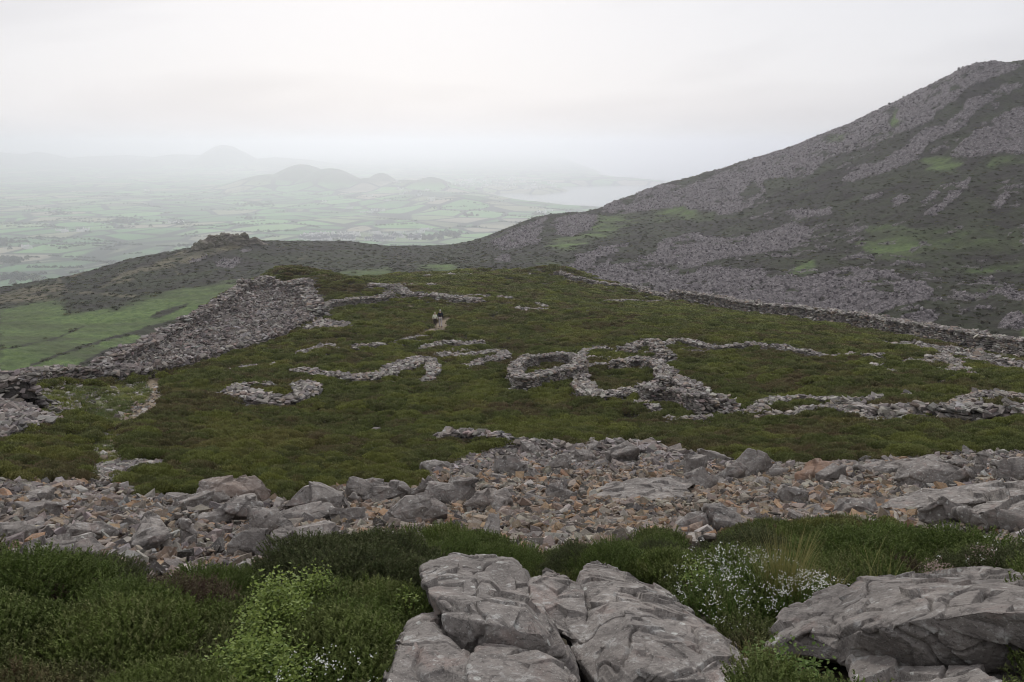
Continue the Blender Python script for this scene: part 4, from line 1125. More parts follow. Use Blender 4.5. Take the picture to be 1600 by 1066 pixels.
mBOUL = raster(BOULDER_PX)
# ---- the scree itself
SCREE_POLY = [(x, y) for x, y in A_SCREEPOLY[0]]
def scree_points(n, seed):
    rr = np.random.default_rng(seed)
    ph = rr.uniform(R(-40), R(40), n * 3); r = np.sqrt(rr.uniform(5.6 ** 2, 36 ** 2, n * 3))
    X, Y = r * np.sin(ph), r * np.cos(ph)
    Z = A_xy(X, Y)
    s = cover_A(X, Y, Z)[0]
    px, py = project(X, Y, Z)
    k = s > 0.5
    # thinner at the grassy far left
    k &= rr.uniform(0, 1, len(X)) < np.clip(0.35 + (px + 20) / 170 + (fbm(X / 1.3, Y / 1.3, 0, 2, 600) > 0) * 0.5, 0.2, 1)
    return X[k][:n], Y[k][:n], Z[k][:n], px[k][:n], py[k][:n], rr
def scree_tint(px, py, n, rr):
    a = tints(n, 'grey', rr); b = tints(n, 'tan', rr)
    w = np.exp(-((px - 900) / 420) ** 2) * np.clip((py - 735) / 50, 0, 1) * 1.9 + np.exp(-((px - 1230) / 200) ** 2) * 0.85 * np.clip((py - 735) / 20, 0, 1) + 0.22 + 0.25 * (px < 260)
    return np.where((rr.uniform(0, 1, n) < w)[:, None], b, a)
X, Y, Z, px, py, rr = scree_points(62000, 11)
k = samp(mBOUL, px, py) < 0.5
X, Y, Z, px, py = [a[k] for a in (X, Y, Z, px, py)]
n = len(X)
s = 0.108 * np.exp(np.clip(rr.normal(0, 0.48, n), -1, 0.85)) * (1 - 0.12 * (px < 400)) * np.clip(1.25 - (py - 760) / 420, 0.8, 1.3)
pile = 0.12 * (0.5 + fbm(X / 1.1, Y / 1.1, 0, 3, 620))
Zs = Z + rr.uniform(-0.08, 0.12, n) + np.clip(pile, 0, 1)
V, Fc, Tt = merge_stones(SLABS + CHUNKS[:8], np.stack([X, Y, Zs], 1), s[:, None] * rr.uniform(0.75, 1.25, (n, 3)),
                         rot_mats(rr.uniform(0, 6.28, n), rr.normal(0, 0.45, n), rr.normal(0, 0.45, n)), scree_tint(px, py, n, rr), rr)
me = make_mesh("scree", V, Fc, M_STONE, {"tint": Tt})
link("scree", me, kind="stuff", label="loose tan and grey broken stones of the scree", cat="scree")
del V, Fc, Tt
# the 260 largest single stones, each its own object
X, Y, Z, px, py, rr = scree_points(3000, 12)
k = (samp(mBOUL, px, py) < 0.5) & (px > 5) & (px < 1595)
X, Y, Z, px, py = [a[k][:330] for a in (X, Y, Z, px, py)]
n = len(X)
tt = scree_tint(px, py, n, rr)
shape_words = ["angular", "flat", "wedge-shaped", "blocky", "splintered", "squat", "long", "chipped"]
protos = []
for i in range(16):
    v, f = (CHUNKS if i % 2 else SLABS)[i]
    for j in range(5):
        protos.append((v, f))
PC = [((0.245, 0.215, 0.205), "grey"), ((0.33, 0.30, 0.27), "pale grey"), ((0.30, 0.225, 0.165), "tan"), ((0.31, 0.20, 0.125), "orange-brown"), ((0.155, 0.135, 0.125), "dark grey")]
pm = {}
for i in range(16):
    v, f = (CHUNKS if i % 2 else SLABS)[i]
    for j, (cc, w) in enumerate(PC):
        pm[i, j] = make_mesh("scree_stone", v, f, M_STONE, {"tint": np.tile(cc, (len(v), 1))})
mBD = blur(mBOUL, 45)
BIGP = []
for q in range(8):
    v, f = (CHUNKS if q % 2 else SLABS)[12 + q]
    v = v * [1, 1, 1.25]
    me = remesh_points([[Vector(p) for p in v + [0, 0, CZ]]], 0.028)
    c = weather(me, 1.0, 20, 0.9, 0.8, rust=0.0 if q % 4 else 0.3)
    me.transform(Matrix.Translation((0, 0, -0.30)))
    me.materials.clear(); me.materials.append(M_ROCK); me.name = "scree_block"
    BIGP.append(me)
LM = [(365, 775, "the long rectangular block"), (500, 790, "the pointed wedge boulder"), (590, 770, "the hump-backed boulder"), (650, 805, "the big pale tilted slab"),
      (760, 790, "the dark leaning block"), (795, 732, "the tall wrinkled block"), (875, 775, "the dark triangular boulder"), (1000, 775, "the long split slab"), (1140, 742, "the smooth tilted slab"),
      (1100, 820, "the heather-swallowed boulder"), (1285, 742, "the orange-pink boulder"), (1450, 750, "the pale rough-faced boulder"), (1450, 800, "the enormous flat slab"),
      (1570, 738, "the upright finger stone"), (235, 845, "the steep triangular slab"), (145, 840, "the weathered left slab"), (290, 788, "the long flat stone"), (390, 862, "the white-topped block"),
      (100, 875, "the bedrock hump"), (60, 790, "the yellow grass at far left"), (200, 760, "the footpath's end"), (950, 720, "the nearest walling"), (1220, 745, "the dark cave-like rock"), (870, 850, "the heather's dipping edge")]
side = lambda dx, dy: ("left of" if dx < 0 else "right of") if abs(dx) > 1.6 * abs(dy) else ("above" if dy < 0 else "below")
SW = ["slab-like", "chunky"]
for i in range(n):
    j = int(np.argmin([np.abs(tt[i] - np.array(cc)).sum() for cc, _ in PC])); q = int(rr.integers(0, 16))
    if i < 95 and mBD[int(np.clip(py[i] + 8, 0, 1065)), int(np.clip(px[i], 0, 1599))] < 0.03:
        o = bpy.data.objects.new("scree_block", BIGP[i % 8]); COL.objects.link(o)
        sz = 0.54 * math.exp(rr.normal(0, 0.30)) * (0.6 if py[i] > 880 else 1.0) * (0.78 if px[i] < 500 else 1.0)
        o.scale = (sz * rr.uniform(.9, 1.3), sz * rr.uniform(.8, 1.1), sz * rr.uniform(.8, 1.2))
        o.location = (X[i], Y[i], Z[i] + 0.17 * sz + 0.05); o.rotation_euler = (rr.normal(0, 0.3), rr.normal(0, 0.3), rr.uniform(0, 6.28))
        d = [(px[i] - a) ** 2 + 3 * (py[i] - b) ** 2 for a, b, _ in LM]; m = int(np.argmin(d))
        size_w = "long" if sz > .75 else ("stubby" if sz < .5 else "mid-sized")
        tag(o, "%s %s grey block in the scree, %s %s" % (size_w, ["slab-like", "chunky"][i % 2], side(px[i] - LM[m][0], py[i] - LM[m][1]), LM[m][2]), "block", group="blocks jutting from the scree")
        continue
    o = bpy.data.objects.new("scree_stone", pm[q, j]); COL.objects.link(o)
    sz = 0.21 * math.exp(rr.normal(0, 0.28)) * (1.0 if px[i] > 420 else 0.8)
    o.scale = (sz * rr.uniform(.8, 1.25), sz * rr.uniform(.8, 1.2), sz * rr.uniform(.8, 1.2))
    o.location = (X[i], Y[i], Z[i] + 0.08 + 0.04 * rr.uniform())
    o.rotation_euler = (rr.normal(0, 0.3), rr.normal(0, 0.3), rr.uniform(0, 6.28))
    d = [(px[i] - a) ** 2 + 3 * (py[i] - b) ** 2 for a, b, _ in LM]; m = int(np.argmin(d))
    big = "larger " if sz > 0.25 else ("smaller " if sz < 0.18 else "")
    dist = "just" if d[m] < 900 else "some way"
    tag(o, "%s%s %s scree stone, %s %s %s" % (big, PC[j][1], SW[q % 2], dist, side(px[i] - LM[m][0], py[i] - LM[m][1]), LM[m][2]), "stone", group="loose stones on the scree")
# ================================================================== PLANTS
def leaf_mat(name, ramp_cols, rough=0.8, spec=0.1, wscale=0.35, patch=True, brown=0.5):
    g = NB(name)
    at = g.n('ShaderNodeAttribute'); at.attribute_type = 'INSTANCER'; at.attribute_name = 'tone'
    pos = g.geo.outputs['Position']
    n = g.noise(wscale, 5, 0.62)
    c = g.ramp(g.math('ADD', g.math('MULTIPLY', n, 0.6), g.math('MULTIPLY', at.outputs['Fac'], 0.4)), *ramp_cols)
    n2 = g.noise(6.0, 3, 0.6)
    c = g.mix(g.ramp(n2, (0.35, 0.45), (0.6, 0.0)), c, (0.045, 0.045, 0.028))
    br = g.n('ShaderNodeAttribute'); br.attribute_type = 'INSTANCER'; br.attribute_name = 'bright'
    c = g.mix(br.outputs['Fac'], c, g.mix(n2, (0.25, 0.26, 0.05), (0.40, 0.40, 0.10)))
    oi = g.n('ShaderNodeObjectInfo')
    c = g.mix(1.0, c, g.ramp(oi.outputs['Random'], (0.0, 0.66), (0.4, 1.0), (1.0, 1.0)), 'MULTIPLY')
    c = g.mix(g.ramp(oi.outputs['Random'], (0.72, 0.0), (1.0, 0.5)), c, (0.26, 0.25, 0.12))
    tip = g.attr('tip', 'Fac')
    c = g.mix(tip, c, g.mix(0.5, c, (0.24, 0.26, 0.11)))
    g.b.inputs['Specular IOR Level'].default_value = spec
    g.b.inputs['Subsurface Weight'].default_value = 0.0
    return g.done(c, rough)
M_HEATH = leaf_mat("heather_foliage", [(0.25, (0.20, 0.13, 0.09)), (0.38, (0.16, 0.128, 0.066)), (0.49, (0.130, 0.130, 0.056)), (0.60, (0.140, 0.158, 0.055)), (0.74, (0.160, 0.190, 0.055))])

def sprig_clump(n, h, spread, leaves, lw, ll, seed, lean=0.35, droop=0.0, flat=0.0):
    """a clump of upright feathery sprigs"""
    rr = np.random.default_rng(seed); V, Fc, tip = [], [], []
    for i in range(n):
        a = rr.uniform(0, 6.28); d = spread * math.sqrt(rr.uniform()) 
        b = np.array([d * math.cos(a), d * math.sin(a), 0.0])
        hh = h * rr.uniform(0.55, 1.1) * (1 - 0.45 * (d / spread) ** 2)
        di = np.array([math.cos(a) * lean * d / spread + rr.normal(0, .16), math.sin(a) * lean * d / spread + rr.normal(0, .16), 1.0]); di /= np.linalg.norm(di)
        for j in range(leaves):
            t = 0.15 + 0.85 * (j + rr.uniform()) / leaves
            p = b + di * hh * t
            aa = rr.uniform(0, 6.28)
            o = np.array([math.cos(aa), math.sin(aa), rr.uniform(0.5, 1.5)]); o /= np.linalg.norm(o)
            s = np.cross(o, rr.normal(size=3)); s /= np.linalg.norm(s) + 1e-6
            L = ll * rr.uniform(0.7, 1.3); W = lw * rr.uniform(0.8, 1.2)
            k = len(V)
            V += [p - s * W, p + s * W, p + o * L]
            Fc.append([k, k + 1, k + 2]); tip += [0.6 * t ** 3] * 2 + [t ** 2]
    return np.array(V), np.array(Fc), np.array(tip)
def dome_clump(n, lw, seed, h=0.62):
    """rounded cushion of leafy shoots, unit radius"""
    rr = np.random.default_rng(seed); V, Fc, tip = [], [], []
    for i in range(n):
        a = rr.uniform(0, 6.28); z = rr.uniform(0, 1) ** 0.8
        rad = math.sqrt(max(0, 1 - z * z)) * rr.uniform(0.6, 1.05)
        p = np.array([rad * math.cos(a), rad * math.sin(a), z * h * rr.uniform(0.7, 1.12)])
        o = np.array([p[0] * .5, p[1] * .5, 0.9]) + rr.normal(0, .35, 3); o /= np.linalg.norm(o)
        s = np.cross(o, rr.normal(size=3)); s /= np.linalg.norm(s) + 1e-6
        L = lw * rr.uniform(0.8, 2.0); W = lw * rr.uniform(0.35, 0.7)
        k = len(V)
        V += [p - s * W, p + s * W, p + o * L]
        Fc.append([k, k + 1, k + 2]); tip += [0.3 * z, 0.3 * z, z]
    return np.array(V), np.array(Fc), np.array(tip)

def proto_collection(name, meshes):
    c = bpy.data.collections.new(name)
    for m in meshes:
        c.objects.link(bpy.data.objects.new(m.name, m))
    return c
def scatter(name, P, rot, scl, protos, attrs, kind="stuff", label=None, cat=None):
    me = make_mesh_points(name, P, dict(rot=rot, scl=scl, **attrs))
    o = link(name, me, kind=kind, label=label, cat=cat)
    ng = bpy.data.node_groups.new(name + "_spread", 'GeometryNodeTree')
    ng.interface.new_socket("Geometry", in_out='INPUT', socket_type='NodeSocketGeometry')
    ng.interface.new_socket("Geometry", in_out='OUTPUT', socket_type='NodeSocketGeometry')
    N = ng.nodes.new; L = ng.links.new
    gi, go = N('NodeGroupInput'), N('NodeGroupOutput')
    m2p = N('GeometryNodeMeshToPoints'); m2p.inputs['Radius'].default_value = 0.01
    L(gi.outputs[0], m2p.inputs[0])
    ci = N('GeometryNodeCollectionInfo'); ci.inputs[0].default_value = protos; ci.inputs['Separate Children'].default_value = True
    ci.inputs['Reset Children'].default_value = True
    iop = N('GeometryNodeInstanceOnPoints'); iop.inputs['Pick Instance'].default_value = True
    L(m2p.outputs[0], iop.inputs['Points']); L(ci.outputs[0], iop.inputs['Instance'])
    def na(nm, ty):
        a = N('GeometryNodeInputNamedAttribute'); a.data_type = ty; a.inputs[0].default_value = nm; return a.outputs[0]
    L(na('pick', 'INT'), iop.inputs['Instance Index'])
    L(na('rot', 'FLOAT_VECTOR'), iop.inputs['Rotation']); L(na('scl', 'FLOAT_VECTOR'), iop.inputs['Scale'])
    L(iop.outputs[0], go.inputs[0])
    md = o.modifiers.new("spread", 'NODES'); md.node_group = ng
    return o
def make_mesh_points(name, P, attrs):
    me = bpy.data.meshes.new(name)
    me.vertices.add(len(P)); me.vertices.foreach_set("co", np.asarray(P, np.float32).ravel())
    for k, a in attrs.items():
        a = np.asarray(a)
        if k == 'pick':
            at = me.attributes.new(k, 'INT', 'POINT'); at.data.foreach_set("value", a.astype(np.int32))
        elif a.ndim == 2:
            at = me.attributes.new(k, 'FLOAT_VECTOR', 'POINT'); at.data.foreach_set("vector", a.astype(np.float32).ravel())
        else:
            at = me.attributes.new(k, 'FLOAT', 'POINT'); at.data.foreach_set("value", a.astype(np.float32))
    me.update(); return me

# --- where plants may stand
def near_wall(X, Y, extra=0.0):
    bad = np.zeros(len(X), bool)
    for P, hw in WALL_SEGS:
        lo, hi = P.min(0) - 3, P.max(0) + 3
        m = np.where((X > lo[0]) & (X < hi[0]) & (Y > lo[1]) & (Y < hi[1]))[0]
        if not len(m): continue
        d = line_dist(X[m], Y[m], P)
        bad[m] |= d < hw + extra
    return bad
def allowed(X, Y, Z, grass_ok=False):
    cov = cover_A(X, Y, Z)
    px, py = project(X, Y, Z)
    bad = (cov[0] > 0.5) | (cov[1] > 0.4) | near_wall(X, Y) | (samp(mRUB, px, py) > 0.5)
    if not grass_ok: bad |= cov[2] > 0.55
    return ~bad, cov
def polar_points(r0, r1, k, smin, seed, phmax=41):
    """spacing s = max(smin, k r); points have even look from the viewpoint's side of the hill"""
    rr = np.random.default_rng(seed)
    rb = np.exp(np.linspace(math.log(r0), math.log(r1), 60)); X, Y, S = [], [], []
    for a, b in zip(rb[:-1], rb[1:]):
        s = max(smin, k * (a + b) / 2); n = int(R(phmax) * (b * b - a * a) / (s * s))
        r = np.sqrt(rr.uniform(a * a, b * b, n)); ph = rr.uniform(-R(phmax), R(phmax), n)
        X.append(r * np.sin(ph)); Y.append(r * np.cos(ph)); S.append(np.full(n, s))
    return np.concatenate(X), np.concatenate(Y), np.concatenate(S), rr
def hummock(X, Y):
    return fbm(X / 1.4, Y / 1.4, 0, 3, 700)
def cells(X, Y, size, seed):
    """bush pattern: (dome height 0..1, per-bush random)"""
    x, y = X / size, Y / size
    ix, iy = np.floor(x).astype(np.int64), np.floor(y).astype(np.int64)
    best = np.full(X.shape, 9.0); idv = np.zeros(X.shape)
    for dx in (-1, 0, 1):
        for dy in (-1, 0, 1):
            a, b = ix + dx, iy + dy
            cx = a + 0.15 + 0.7 * _hash(a, b, a * 0, seed); cy = b + 0.15 + 0.7 * _hash(a, b, a * 0, seed + 1)
            d = (x - cx) ** 2 + (y - cy) ** 2
            m = d < best; best = np.where(m, d, best); idv = np.where(m, _hash(a, b, a * 0, seed + 2), idv)
    return np.clip(1 - best / 0.55, 0, 1) ** 0.6, idv
GREEN_PX = [(0, 1000, 330, 1066), (380, 820, 90, 60)]
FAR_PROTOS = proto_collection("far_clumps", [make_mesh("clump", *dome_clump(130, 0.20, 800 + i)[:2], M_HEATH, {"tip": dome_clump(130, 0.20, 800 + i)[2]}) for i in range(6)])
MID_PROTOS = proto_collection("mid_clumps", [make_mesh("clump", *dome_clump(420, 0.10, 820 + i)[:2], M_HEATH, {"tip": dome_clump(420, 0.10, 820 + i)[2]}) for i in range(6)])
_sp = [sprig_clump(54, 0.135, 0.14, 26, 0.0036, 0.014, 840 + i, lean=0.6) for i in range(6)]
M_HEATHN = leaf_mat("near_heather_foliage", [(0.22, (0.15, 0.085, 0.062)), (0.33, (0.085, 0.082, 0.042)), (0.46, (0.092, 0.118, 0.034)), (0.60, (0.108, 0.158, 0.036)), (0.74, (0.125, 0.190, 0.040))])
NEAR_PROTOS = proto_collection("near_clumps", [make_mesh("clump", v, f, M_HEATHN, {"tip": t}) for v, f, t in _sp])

def carpet(name, r0, r1, k, smin, seed, protos, hs, label, cell=0.6, near=False, ph=41):
    X, Y, S, rr = polar_points(r0, r1, k, smin, seed, ph)
    Z = A_xy(X, Y)
    ok, cov = allowed(X, Y, Z)
    px, py = project(X, Y, Z)
    edge = np.interp(np.arctan2(X, Y), *EA)
    ok &= np.hypot(X, Y) < edge + 4
    for hgt in ((0, 0.12, 0.25, 0.38) if near else (0, 0.2)):
        a, b = project(X, Y, Z + hgt)
        ok &= samp(mBOUL, a, b) < 0.5
    dome, cid = cells(X, Y, cell, seed)
    ok &= (dome > 0.30) | (rr.uniform(0, 1, len(X)) < 0.15)
    X, Y, Z, S = X[ok], Y[ok], Z[ok], S[ok]; px, py = px[ok], py[ok]; br = cov[3][ok]; dome, cid = dome[ok], cid[ok]
    n = len(X); h = hummock(X, Y)
    bright = np.clip(br * (0.35 + 0.8 * (fbm(X / 1.2, Y / 1.2, 0, 3, 720) > -0.1)), 0, 0.9) * 0.45
    bright = np.maximum(bright, np.clip((fbm(X / 2.2, Y / 2.2, 0, 5, 730) - 0.17) * 4.0, 0, 0.5) * (0.45 + 0.6 * cid))
    bright = np.maximum(bright, (cid > 0.90) * 0.28)
    if near: bright = bright * 0.3
    tone = np.clip(0.5 + 1.15 * fbm(X / 3.6, Y / 3.6, 0, 5, 740) + 1.15 * (cid - 0.5) + rr.normal(0, 0.22, n), 0, 1)
    rot = np.stack([rr.normal(0, .12, n), rr.normal(0, .12, n), rr.uniform(0, 6.28, n)], 1)
    if near:
        sc = rr.uniform(0.75, 1.2, n) * (1 + 0.3 * h)
        scl = np.stack([sc, sc, sc * rr.uniform(0.7, 1.0, n) * (0.65 + 0.5 * dome)], 1)
        Zp = Z - 0.09 + 0.30 * dome * (0.45 + 0.8 * cid) + 0.06 * h
    else:
        sc = S * hs * rr.uniform(0.8, 1.35, n)
        zz = np.minimum(sc * rr.uniform(0.75, 1.2, n), 0.33)
        scl = np.stack([sc, sc, zz * (0.6 + 0.6 * dome)], 1)
        Zp = Z - 0.05 + 0.24 * dome * min(1, cell) * (0.5 + cid) + 0.08 * h
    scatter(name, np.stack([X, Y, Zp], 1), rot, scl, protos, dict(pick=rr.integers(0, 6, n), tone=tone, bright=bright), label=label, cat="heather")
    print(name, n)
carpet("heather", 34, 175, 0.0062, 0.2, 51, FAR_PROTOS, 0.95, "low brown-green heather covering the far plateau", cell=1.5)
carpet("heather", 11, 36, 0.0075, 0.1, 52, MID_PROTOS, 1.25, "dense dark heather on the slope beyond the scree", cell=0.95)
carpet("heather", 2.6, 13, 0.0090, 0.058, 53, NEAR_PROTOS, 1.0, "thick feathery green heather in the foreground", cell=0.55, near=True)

# --- short grass on the trodden ground at left
M_GRASS = leaf_mat("grass_blades", [(0.3, (0.13, 0.12, 0.05)), (0.5, (0.11, 0.135, 0.04)), (0.7, (0.10, 0.15, 0.04))], wscale=1.2)
def blade_tuft(n, h, spread, w, seed, lean=0.5):
    rr = np.random.default_rng(seed); V, Fc, tip = [], [], []
    for i in range(n):
        a = rr.uniform(0, 6.28); d = spread * math.sqrt(rr.uniform()) * .6
        b = np.array([d * math.cos(a), d * math.sin(a), 0.0]); hh = h * rr.uniform(0.5, 1.15)
        ln = lean * rr.uniform(0.2, 1.2); dr = np.array([math.cos(a + rr.normal(0, .5)), math.sin(a + rr.normal(0, .5)), 0])
        s = np.array([-dr[1], dr[0], 0]) * w
        k = len(V); prev = None
        for j, t in enumerate((0, .4, .75, 1.0)):
            p = b + dr * ln * hh * t * t + np.array([0, 0, hh * t * (1 - .25 * ln * t)])
            ww = 1 - t * .8
            if j < 3: V += [p - s * ww, p + s * ww]; tip += [t * .6] * 2
            else: V += [p]; tip += [1.0]
        Fc += [[k, k + 1, k + 3], [k, k + 3, k + 2], [k + 2, k + 3, k + 5], [k + 2, k + 5, k + 4], [k + 4, k + 5, k + 6]]
    return np.array(V), np.array(Fc), np.array(tip)
_gt = [blade_tuft(60, 0.14, 0.22, 0.006, 900 + i, 0.8) for i in range(6)]
GRASS_PROTOS = proto_collection("grass_tufts", [make_mesh("tuft", v, f, M_GRASS, {"tip": t * .5}) for v, f, t in _gt])
X, Y, S_, rr = polar_points(9, 60, 0.0065, 0.1, 61)
k = X < -5; X, Y, S_ = X[k], Y[k], S_[k]
Z = A_xy(X, Y); ok, cov = allowed(X, Y, Z, True); px, py = project(X, Y, Z)
gl = samp(mA_grass, px, py)
k = ((cov[2] > 0.4) & (cov[1] < 0.5) | ((gl > 0.3) & (px < 200))) & (fbm(X / 0.9, Y / 0.9, 0, 3, 910) > -0.28) & (samp(mBOUL, px, py) < 0.5)
X, Y, Z, S_ = X[k], Y[k], Z[k], S_[k]; n = len(X)
sc = S_ * rr.uniform(4, 6.5, n)
scatter("grass", np.stack([X, Y, Z], 1), np.stack([rr.normal(0, .1, n), rr.normal(0, .1, n), rr.uniform(0, 6.28, n)], 1), np.stack([sc, sc, np.minimum(sc, 1.6) * .8], 1), GRASS_PROTOS,
        dict(pick=rr.integers(0, 6, n), tone=rr.uniform(0, 1, n), bright=np.clip(fbm(X / 2, Y / 2, 0, 3, 915) * 1.2, 0, .5)), label="short yellow-green grass beside the footpath at left", cat="grass")

# --- single bushes, tufts and flowers in the foreground
def plant_at(px, r, dz=0.0):
    ph, _ = ray(px, 950)
    x, y = r * math.sin(ph), r * math.cos(ph)
    return (x, y, float(A_xy(np.array([x]), np.array([y]))[0]) + dz)
def heather_bush_mesh(seed, rad, hgt, n=95):
    rr = np.random.default_rng(seed); Vs, Fs, Ts, o = [], [], [], 0
    for i in range(n):
        a = rr.uniform(0, 6.28); d = math.sqrt(rr.uniform()) 
        x, y = d * rad * math.cos(a), d * rad * math.sin(a)
        z = hgt * math.sqrt(max(0.0, 1 - d * d * 0.96)) * rr.uniform(0.6, 1.0) * (1 + 0.25 * math.sin(x * 9 / rad * .4 + seed) * math.cos(y * 3.1 / rad))
        v, f, t = _sp[rr.integers(0, 6)]
        s = rr.uniform(0.55, 0.9); c_, s_ = math.cos(a * 3), math.sin(a * 3)
        w = v * [s, s, s * 0.9]
        w = np.stack([w[:, 0] * c_ - w[:, 1] * s_, w[:, 0] * s_ + w[:, 1] * c_, w[:, 2]], 1)
        w[:, 0] += w[:, 2] * x / rad * 0.5; w[:, 1] += w[:, 2] * y / rad * .5
        Vs.append(w + [x, y, z - 0.06]); Fs.append(f + o); Ts.append(t); o += len(v)
    return np.vstack(Vs), np.vstack(Fs), np.concatenate(Ts)
def bush_mat(name, a, b, cdark):
    g = NB(name); n = g.noise(5, 4, 0.65); n2 = g.noise(24, 3, .6)
    c = g.mix(g.ramp(n, (0.36, 0.0), (0.62, 1.0)), a, b)
    c = g.mix(g.ramp(n2, (0.38, 0.6), (0.55, 0.0)), c, cdark)
    c = g.mix(g.attr('tip', 'Fac'), c, g.mix(0.45, c, (0.17, 0.17, 0.08)))
    g.b.inputs['Specular IOR Level'].default_value = 0.1
    return g.done(c, 0.75)
M_BUSH1 = bush_mat("heather_dark", (0.075, 0.095, 0.042), (0.105, 0.13, 0.052), (0.065, 0.055, 0.038))
M_BUSH2 = bush_mat("heather_green", (0.105, 0.155, 0.040), (0.15, 0.205, 0.05), (0.065, 0.08, 0.03))
M_BUSH3 = bush_mat("heather_brown", (0.15, 0.10, 0.08), (0.12, 0.11, 0.062), (0.07, 0.04, 0.036))
bm_ = {}
for k_, m_ in (("d", M_BUSH1), ("g", M_BUSH2), ("b", M_BUSH3)):
    for i in range(2):
        v, f, t = heather_bush_mesh(930 + i, 0.34, 0.32, 110)
        bm_[k_, i] = make_mesh("heather_bush", v, f, m_, {"tip": t})
HB = [(540, 6.3, 1.7, "d", 0, "big dark heather bush heaped left of the cracked boulder, topmost of the heap"), (600, 6.2, 1.6, "d", 1, "dark heather bush with dry tips just left of the cracked boulder's top"),
      (545, 5.4, 1.5, "d", 0, "shaggy dark heather bush in the middle of the dark heap, above the bright leafy shrub"), (480, 6.0, 1.5, "d", 1, "dark heather bush on the left flank of the heap beside the pale outcrop slab"),
      (640, 5.4, 1.4, "d", 0, "shaded heather bush pressed against the cracked boulder's undercut side"), (610, 4.6, 1.2, "g", 1, "fresh green heather bush below the dark heap"),
      (655, 7.6, 1.3, "g", 0, "upright vivid green heather bush behind the cracked boulder"), (720, 7.8, 1.3, "g", 1, "vivid green heather bush on the scree edge above the cracked boulder"),
      (790, 7.6, 1.2, "g", 0, "green heather bush above the cracked boulder's right shoulder"), (130, 5.7, 1.2, "d", 0, "dark heather bush standing against the bedrock hump at lower left"),
      (95, 5.2, 1.0, "b", 1, "reddish-brown heather bush beside the lone pale rock at lower left"), (235, 5.2, 0.9, "b", 0, "rusty heather bush alone in the green at lower left"),
      (960, 7.2, 1.4, "g", 1, "rounded green heather bush above the huge sloping slab"), (905, 7.4, 1.2, "d", 0, "dark round heather bush above the notch of the sloping slab"),
      (1030, 8.4, 1.1, "d", 1, "sparse dark heather sprig bush against the heather-swallowed boulder"), (1170, 8.0, 1.5, "d", 0, "tall purple-stemmed heather bush behind the white flowers"),
      (1340, 7.2, 1.7, "g", 1, "large grassy-green heather bush in the centre of the right-hand heather"), (1420, 8.2, 1.6, "g", 0, "bright green heather bush under the enormous flat slab"),
      (1490, 7.6, 1.6, "g", 1, "green heather bush right of centre under the thick dark block"), (1390, 7.0, 1.0, "b", 0, "faded brown heather bush between two green ones, right foreground"),
      (1560, 6.2, 1.2, "d", 1, "dark heather bush at the right edge above the massive corner rock"), (330, 5.7, 1.1, "g", 0, "green heather bush left of the bright leafy shrub"),
      (30, 5.2, 1.4, "g", 1, "bright green heather bush in the bottom left corner"), (260, 4.6, 1.3, "b", 1, "brown-tipped heather bush near the bottom left edge"),
      (170, 4.4, 1.3, "g", 0, "green heather bush on the bottom edge at left")]
for px_, r_, s_, k_, i_, lab in HB:
    o = bpy.data.objects.new("heather_bush", bm_[k_, i_]); COL.objects.link(o)
    lift = 0.06 if 470 <= px_ <= 645 and r_ > 5 else -0.04
    o.location = plant_at(px_, r_, lift); o.scale = (s_ * .95, s_ * .95, s_ * 0.95); o.rotation_euler = (0, 0, px_ * 0.37)
    tag(o, lab, "heather bush", group="heather bushes in the foreground")

def leafy_shrub(name, label, px, r, rad, hgt, n, cols, seed, cat="shrub", lsz=0.010, ell=(1, 1)):
    g = NB(name + "_leaf"); nn = g.noise(3.5, 3, .6)
    c = g.mix(g.ramp(nn, (0.4, 0.0), (0.6, 1.0)), cols[0], cols[1])
    c = g.mix(g.attr("tip", 'Fac'), c, cols[2])
    g.b.inputs['Specular IOR Level'].default_value = 0.08
    ml = g.done(c, 0.55)
    gs = NB(name + "_stem"); ms = gs.done((0.10, 0.06, 0.04), 0.9)
    rr = np.random.default_rng(seed)
    root = bpy.data.objects.new(name, None); COL.objects.link(root); root.location = plant_at(px, r, 0.10)
    tag(root, label, cat)
    V, Fc, tp = [], [], []; SV, SF = [], []
    stems = 46
    for i in range(stems):
        a = rr.uniform(0, 6.28); d = math.sqrt(rr.uniform())
        x, y = rad * d * math.cos(a) * ell[0], rad * d * math.sin(a) * ell[1]
        h = hgt * (0.55 + 0.5 * math.sqrt(max(0, 1 - d * d))) * rr.uniform(0.75, 1.15)
        b = np.array([x * .55, y * .55, 0]); e = np.array([x, y, h])
        k = len(SV); w = 0.003
        for q in range(3):
            an = q * 2.09; SV.append(b + [w * math.cos(an), w * math.sin(an), 0])
        SV.append(e); SF += [[k, k + 1, k + 3], [k + 1, k + 2, k + 3], [k + 2, k, k + 3]]
        for j in range(n // stems):
            t = rr.uniform(0.3, 1.0) ** .7
            p = b + (e - b) * t + rr.normal(0, 0.035 + 0.03 * (1 - t), 3)
            nrm = np.array([rr.normal(0, .6), rr.normal(0, .6), 1.0]); nrm /= np.linalg.norm(nrm)
            u = np.cross(nrm, rr.normal(size=3)); u /= np.linalg.norm(u); v_ = np.cross(nrm, u)
            L = lsz * rr.uniform(.7, 1.3)
            k = len(V); V += [p - u * L, p + v_ * L * .6, p + u * L, p - v_ * L * .6]; Fc.append([k, k + 1, k + 2, k + 3]); tp += [max(0, t - .5) * 1.6 * rr.uniform(.4, 1)] * 4
    link("foliage", make_mesh("foliage", np.array(V), np.array(Fc), ml, {"tip": np.array(tp)}), root)
    link("stems", make_mesh("stems", np.array(SV), np.array(SF), ms), root)
    return root
BC = ((0.065, 0.105, 0.024), (0.105, 0.16, 0.035), (0.23, 0.28, 0.06))
